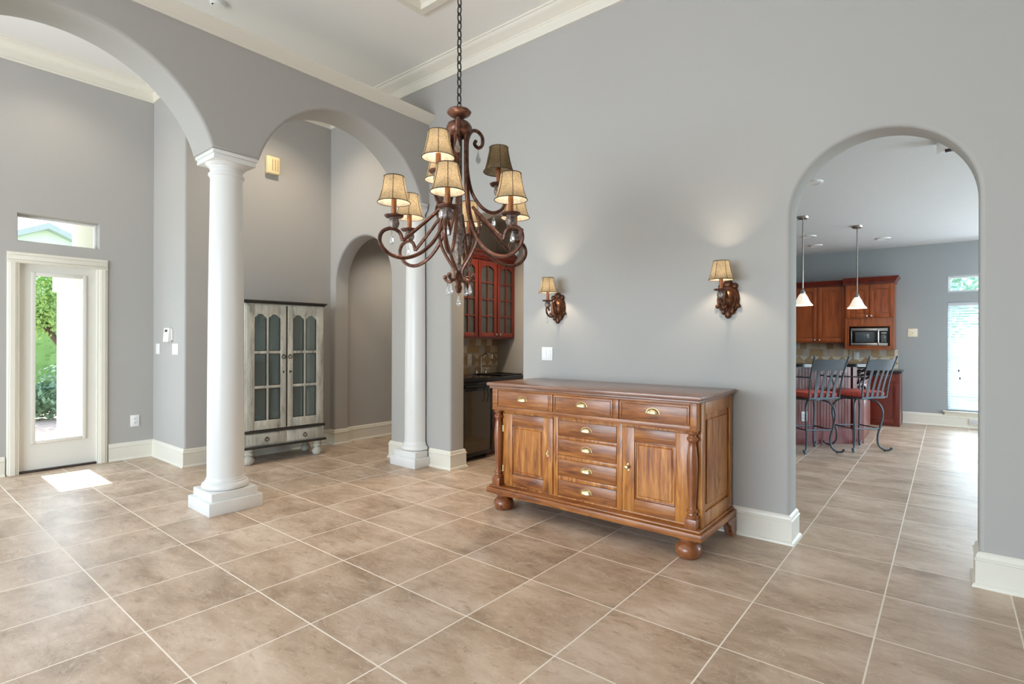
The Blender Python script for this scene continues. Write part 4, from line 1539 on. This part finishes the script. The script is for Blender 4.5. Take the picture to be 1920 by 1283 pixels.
for lx, lz, sx in ((.13, .90, .034), (.09, .85, .032), (.06, .80, .026), (.17, .945, .03), (.05, .92, .03), (.1, .955, .03), (.05, .87, .024)):
    m.ell((lx * 1.35 - .09, -.075, lz), sx, .008, .014, 10, 6)
m.build('scroll_bracket', IRON, isl)
bt = MB().prism([(-.865 + x, 4.44 + y) for x, y in (isl_pt(-.1, -.26), isl_pt(2.3, -.26), isl_pt(2.3, .16), isl_pt(-.02, .16), (.1, .12))], 2, 1.002, 1.04)
tag(bt.build('island_countertop', GRANITE), 'black granite raised bar top over the red island', 'countertop')
plate('wall_outlet', 'white outlet on the red island panel behind left bar stool', 'outlet', (-.865 - q * .80 + q * .019, 4.44 - q * .80 - q * .019, .36), PI / 4, .08, .125, 'outlet')


def make_stool(loc, rz, swivel, label):
    t = thing('bar_stool', label, 'bar stool', loc, rz, 'iron bar stools at the kitchen island')
    prof = [(-.10, .605), (-.15, .612), (-.2, .59)]
    for sx in (-1, 1):
        for sy in (-1, 1):
            u = Vector((sx, sy, 0)).normalized()
            pts = [u * r + Vector((0, 0, z)) for r, z in ((.06, .615), (.14, .615), (.21, .585), (.255, .51), (.262, .42), (.24, .3), (.215, .19), (.215, .1), (.24, .045), (.285, .018), (.33, .022), (.352, .045))]
            m = MB().tube(catmull(pts, 6), .0115, 8)
            m.ell(pts[-1], .017, .017, .014, 10, 8)
            e = u * .285
            m.lathe([(.014, 0), (.014, .012)], (e.x, e.y, 0), 10)
            m.build('leg', STOOLM, t)
    k = .163
    for a, c in (((-k, -k), (k, -k)), ((k, -k), (k, k)), ((k, k), (-k, k)), ((-k, k), (-k, -k))):
        MB().tube([(a[0], a[1], .27), (c[0], c[1], .27)], .008, 8).build('footrest', STOOLM, t)
    m = MB().lathe([(.02, .61), (.13, .615), (.13, .63), (.02, .635)], seg=24)
    m.box(-.22, .22, -.21, .21, .635, .65, .004)
    m.build('seat_frame', STOOLM, t)
    m = MB().box(-.225, .225, -.21, .225, .652, .722, .03, 5)
    m.build('seat_cushion', REDF, t)
    # back at -y leaning outwards
    def bk(x, z):
        s = (z - .65) / .47
        return (x * (1 + .12 * s), -.222 - .075 * s * s - .03 * s - .045 * (1 - (x / .22) ** 2) * s, z)
    for sx in (-1, 1):
        MB().tube([bk(sx * .22, .645 + .495 * i / 10) for i in range(11)], .0105, 8).ell(bk(sx * .22, 1.143), .013, .013, .013, 10, 8).build('back_post', STOOLM, t)
    def sheet(name, x0, x1, z0, z1, nx, nz):
        m = MB()
        V = [[[m.bm.verts.new(Vector(bk(x0 + (x1 - x0) * i / nx, z0 + (z1 - z0) * j / nz)) + Vector((0, d, 0))) for j in range(nz + 1)] for i in range(nx + 1)] for d in (0, .006)]
        for d in (0, 1):
            for i in range(nx):
                for j in range(nz):
                    m.bm.faces.new((V[d][i][j], V[d][i + 1][j], V[d][i + 1][j + 1], V[d][i][j + 1]))
        ring = [(i, 0) for i in range(nx)] + [(nx, j) for j in range(nz)] + [(i, nz) for i in range(nx, 0, -1)] + [(0, j) for j in range(nz, 0, -1)]
        for a in range(len(ring)):
            p, q2 = ring[a], ring[(a + 1) % len(ring)]
            m.bm.faces.new((V[0][p[0]][p[1]], V[0][q2[0]][q2[1]], V[1][q2[0]][q2[1]], V[1][p[0]][p[1]]))
        bmesh.ops.recalc_face_normals(m.bm, faces=m.bm.faces)
        m.build(name, STOOLM, t)
    sheet('top_rail', -.22, .22, .98, 1.112, 12, 3)
    for x in (-.132, -.044, .044, .132):
        sheet('slat', x - .019, x + .019, .65, .985, 2, 8)
    MB().tube([bk(-.22 + .44 * i / 8, .655) for i in range(9)], .009, 8).build('bottom_rail', STOOLM, t)
    for sx in (-1, 1):
        MB().tube(catmull([bk(sx * .22, .90), (sx * .25, -.15, .90), (sx * .265, 0, .895), (sx * .262, .12, .90), (sx * .25, .15, .86), (sx * .235, .13, .76), (sx * .218, .12, .645)], 6), .009, 8).build('armrest', STOOLM, t)
    for o in bpy.data.objects:
        if o.parent == t and not o.name.startswith(('leg', 'footrest')):
            o.rotation_euler = (0, 0, swivel)
            o.scale = (.91, 1, 1)
    return t


make_stool((-.86, 3.99, 0), PI / 4, R(13), 'iron bar stool with red seat standing at the corner post of the island')
make_stool((-1.285, 3.50, 0), PI / 4, R(5), 'iron bar stool with red seat partly hidden by arch jamb, before island outlet')


def pendant(x, y, label):
    t = thing('pendant_lamp', label, 'pendant lamp', (x, y, 1.77), group='pendant lamps over the island bar')
    MB().lathe([(.01, 1.075), (.055, 1.082), (.066, 1.095), (.068, 1.11)], seg=24).build('ceiling_canopy', NICKEL, t)
    MB().tube([(0, 0, .20), (0, 0, 1.08)], .008, 10).build('rod', NICKEL, t)
    MB().lathe([(.03, .145), (.032, .165), (.022, .185), (.012, .20), (.008, .215)], seg=20).build('socket_cap', NICKEL, t)
    prof = [(.115, 0), (.108, .012), (.088, .035), (.07, .07), (.056, .105), (.042, .13), (.03, .148)]
    m = MB()
    n = 28
    rings = [[m.bm.verts.new((r * math.cos(2 * PI * i / n), r * math.sin(2 * PI * i / n), z)) for i in range(n)] for r, z in prof]
    for j in range(len(rings) - 1):
        for i in range(n):
            m.bm.faces.new((rings[j][i], rings[j][(i + 1) % n], rings[j + 1][(i + 1) % n], rings[j + 1][i]))
    m.build('glass_shade', MILK, t, 60)
    lamp('pendant_light', 'POINT', (x, y, 1.80), (0, 0, 0), 6, (1, .86, .66), shadow_soft_size=.05)


pendant(-.94, 4.70, 'bell-glass pendant lamp on nickel rod in front of the microwave cabinet')
pendant(-1.40, 3.66, 'bell-glass pendant lamp half hidden by the arch jamb, nearer the dining room')

for i, (x, y, lit, lab) in enumerate(((-1.028, 2.106, True, 'lit recessed ceiling light nearest the kitchen arch'), (-1.584, 5.08, False, 'unlit recessed ceiling light just above another one left of pendant rod'),
                                      (-1.644, 5.979, True, 'lit recessed ceiling light over the wall cabinets left of pendant rod'), (-.747, 5.948, True, 'lit recessed ceiling light right of the pendant rod near far wall'))):
    t = thing('recessed_light', lab, 'ceiling light', (x, y, 2.862), group='recessed kitchen ceiling lights')
    MB().lathe([(.062, .004), (.066, 0), (.092, .004), (.094, .018)], seg=32).build('trim_ring', SWITCH, t)
    MB().lathe([(.001, .006), (.061, .006), (.061, .012)], seg=28).build('lens', SPOT if lit else SWITCH, t)
    if lit:
        lamp('recessed_spot', 'SPOT', (x, y, 2.85), (0, 0, 0), 18, (1, .88, .72), spot_size=R(110), spot_blend=.6, shadow_soft_size=.06)
t = thing('ceiling_vent', 'white ceiling fitting with dark bracket at the kitchen arch top', 'ceiling fitting', (-.045, 1.53, 2.80))  # modelled as a small white ceiling vent
MB().box(-.02, .07, -.06, .06, .0, .08, .004).build('housing', SWITCH, t)
MB().box(.03, .10, -.05, .0, -.012, .0, .002).build('bracket', IRON, t)
t = thing('floor_register', 'white air vent set in kitchen baseboard under the window', 'vent', (.36, 6.975, .10))
m = MB().box(-.09, .09, -.012, 0, -.045, .045, .003)
m.build('vent_frame', SWITCH, t)
m = MB()
for k in range(6):
    m.box(-.075, .075, -.014, -.011, -.034 + k * .012, -.029 + k * .012)
m.build('louver', plain('grey_louver', (170, 172, 176), .5), t)

bl = thing('window_blind', 'white slatted blind covering tall kitchen window', 'window blind', (.504, 7.06, .25))
MB().box(-.49, .49, -.025, .03, 1.635, 1.69, .004).build('headrail', BLIND, bl)
m = MB()
z = .03
while z < 1.63:
    m.prism([(-.022, z - .012), (-.02, z - .0135), (.022, z + .0125), (.02, z + .014)], 0, -.488, .488)
    z += .0405
m.build('slats', SLAT, bl)
MB().box(-.488, .488, -.022, .022, 0, .018, .004).build('bottom_rail', BLIND, bl)
for x in (-.38, .38):
    MB().tube([(x, -.027, .01), (x, -.027, 1.64)], .0018, 5).build('ladder_cord', BLIND, bl)
for x, z in ((-.36, .62), (-.345, .50)):
    c = MB().tube([(x, -.034, z), (x, -.034, 1.64)], .0015, 5).build('pull_cord', BLIND, bl)
    MB().lathe([(.003, .025), (.008, .015), (.009, -.008), (.004, -.014)], (x, -.034, z), 10).build('tassel', IRON, c)


# ------------------------------------------------------------------ outside the entry door and windows
g = MB().box(-40, -7.2, -25, 25, -.12, -.04)
struct('ground_lawn', g, GRASS, smooth=0)
struct('path', MB().box(-14.5, -7.2, -3.6, .5, -.04, -.02), PAVE, smooth=0)
struct('ground_north', MB().box(-12, 14, 7.2, 11, -.12, -.04), ROOFT, smooth=0)
struct('ground_garden', MB().box(-12, 14, 11, 30, -.12, -.04), GRASS, smooth=0)
struct('ground_south', MB().box(-12, 14, -30, -9.2, -.12, -.04), PAVE, smooth=0)
struct('ground_east', MB().box(5.2, 20, -9.2, 7.2, -.12, -.04), GRASS, smooth=0)
struct('porch_roof_sun_block', MB().box(-8.6, -7.2, -3.3, 3.5, 3.0, 3.25).box(-9.6, -7.2, -7.5, -3.3, 3.0, 3.25), STUCCO, smooth=0)  # porch overhang, plus an unseen wider slab added to block sun
t = thing('porch_column', 'broad white porch column seen through the door glass', 'column', (-8.35, -1.98, -.04))
MB().box(-.2, .2, -.2, .2, 0, .32, .01).build('plinth', STUCCO, t)
MB().lathe([(.17, .32), (.165, 1.5), (.155, 3.04)], seg=40).build('shaft', STUCCO, t)
t = thing('porch_pillar', 'slim white porch pillar beside the tree outside the door', 'column', (-9.3, -1.98, -.04))
MB().box(-.11, .11, -.11, .11, 0, 2.3, .006).build('shaft', STUCCO, t)
MB().box(-.15, .15, -.15, .15, 2.0, 2.35, .01).build('cap', STUCCO, t)


def leaves(n, blobs, s, rnd):
    m = MB()
    for _ in range(n):
        c, r = rnd.choice(blobs)
        d = Vector((rnd.gauss(0, 1), rnd.gauss(0, 1), rnd.gauss(0, 1))).normalized() * (r * rnd.uniform(.35, 1))
        p = Vector(c) + d
        u = Vector((rnd.gauss(0, 1), rnd.gauss(0, 1), rnd.gauss(0, 1))).normalized()
        w = u.orthogonal().normalized()
        k = s * rnd.uniform(.6, 1.2)
        m.bm.faces.new([m.bm.verts.new(p + u * k * a + w * k * b) for a, b in ((-1, 0), (0, -.5), (1, 0), (0, .5))])
    return m


rnd = random.Random(3)
t = thing('garden_tree', 'small leafy green tree growing outside the entry door', 'tree', (-12.4, -1.42, -.04))
MB().tube(catmull([(0, 0, 0), (.05, .05, .6), (.12, .1, 1.1), (.3, .1, 1.7)], 5), [.1] * 5 + [.085] * 5 + [.07] * 6, 8).tube(catmull([(.1, .08, 1.0), (-.1, -.2, 1.5), (-.2, -.4, 2.0)], 5), .05, 7).build('trunk', BARK, t)
leaves(7000, [((.1, 0, 2.0), .55), ((-.1, -.45, 2.2), .55), ((.2, .5, 2.2), .6), ((0, .1, 2.45), .5), ((-.2, -.35, 1.75), .4), ((.2, .3, 1.7), .4)], .042, rnd).build('foliage', LEAF, t, 0)
for x, y, r, lab in ((-11.6, -1.62, .42, 'low bluish green shrub at the foot of the garden tree'), (-13.4, -.9, .6, 'rounded shrub farther along the path behind tree')):
    t = thing('shrub', lab, 'shrub', (x, y, -.04))
    MB().tube([(0, 0, 0), (0, 0, r)], .03, 6).build('stem', BARK, t)
    leaves(1500, [((0, 0, r * .9), r), ((.2, .3, r * .8), r * .8), ((-.1, -.3, r * .8), r * .8)], .06, rnd).build('foliage', LEAFD, t, 0)
t = thing('garden_hedge', 'tall clipped green hedge behind the garden tree', 'hedge', (-16.2, -.8, -.04))
hm = MB().box(-.45, .45, -2.4, 2.4, 0, 1.9, .05)
hm.build('hedge_core', LEAF, t, 0)
m = leaves(6500, [((.2, -2.2 + .4 * k, .4 + .5 * q_), .5) for k in range(12) for q_ in range(4)], .06, rnd)
m.build('hedge_leaves', LEAF, t, 0)
t = thing('neighbouring_house', 'white neighbouring house with pale gabled roof seen through the transom', 'house', (-23.5, -1.0, -.04))
MB().prism([(-4, 0), (4, 0), (4, 3.0), (.7, 4.6), (-4, 2.4)], 0, -3, 3).build('wall', STUCCO, t, 0)
MB().prism([(-4.6, 2.2), (-4.6, 2.05), (.7, 4.58), (5.0, 2.55), (5.0, 2.7), (.7, 4.75)], 0, -3.4, 3.35).build('roof', ROOFT, t, 0)
rnd = random.Random(5)
for x, y, lab in ((-.6, 13.5, 'broad tree behind the blind of the kitchen window'), (5.6, 13, 'leafy tree in the garden beyond the breakfast window')):
    t = thing('garden_tree', lab, 'tree', (x, y, -.04))
    MB().tube([(0, 0, 0), (0, 0, 2.2)], .12, 8).build('trunk', BARK, t)
    leaves(2600, [((0, 0, 2.2), 1.2), ((.8, 0, 2.8), 1.1), ((-.8, .2, 2.9), 1.1), ((0, 0, 3.8), 1.2)], .12, rnd).build('foliage', LEAFP, t, 0)
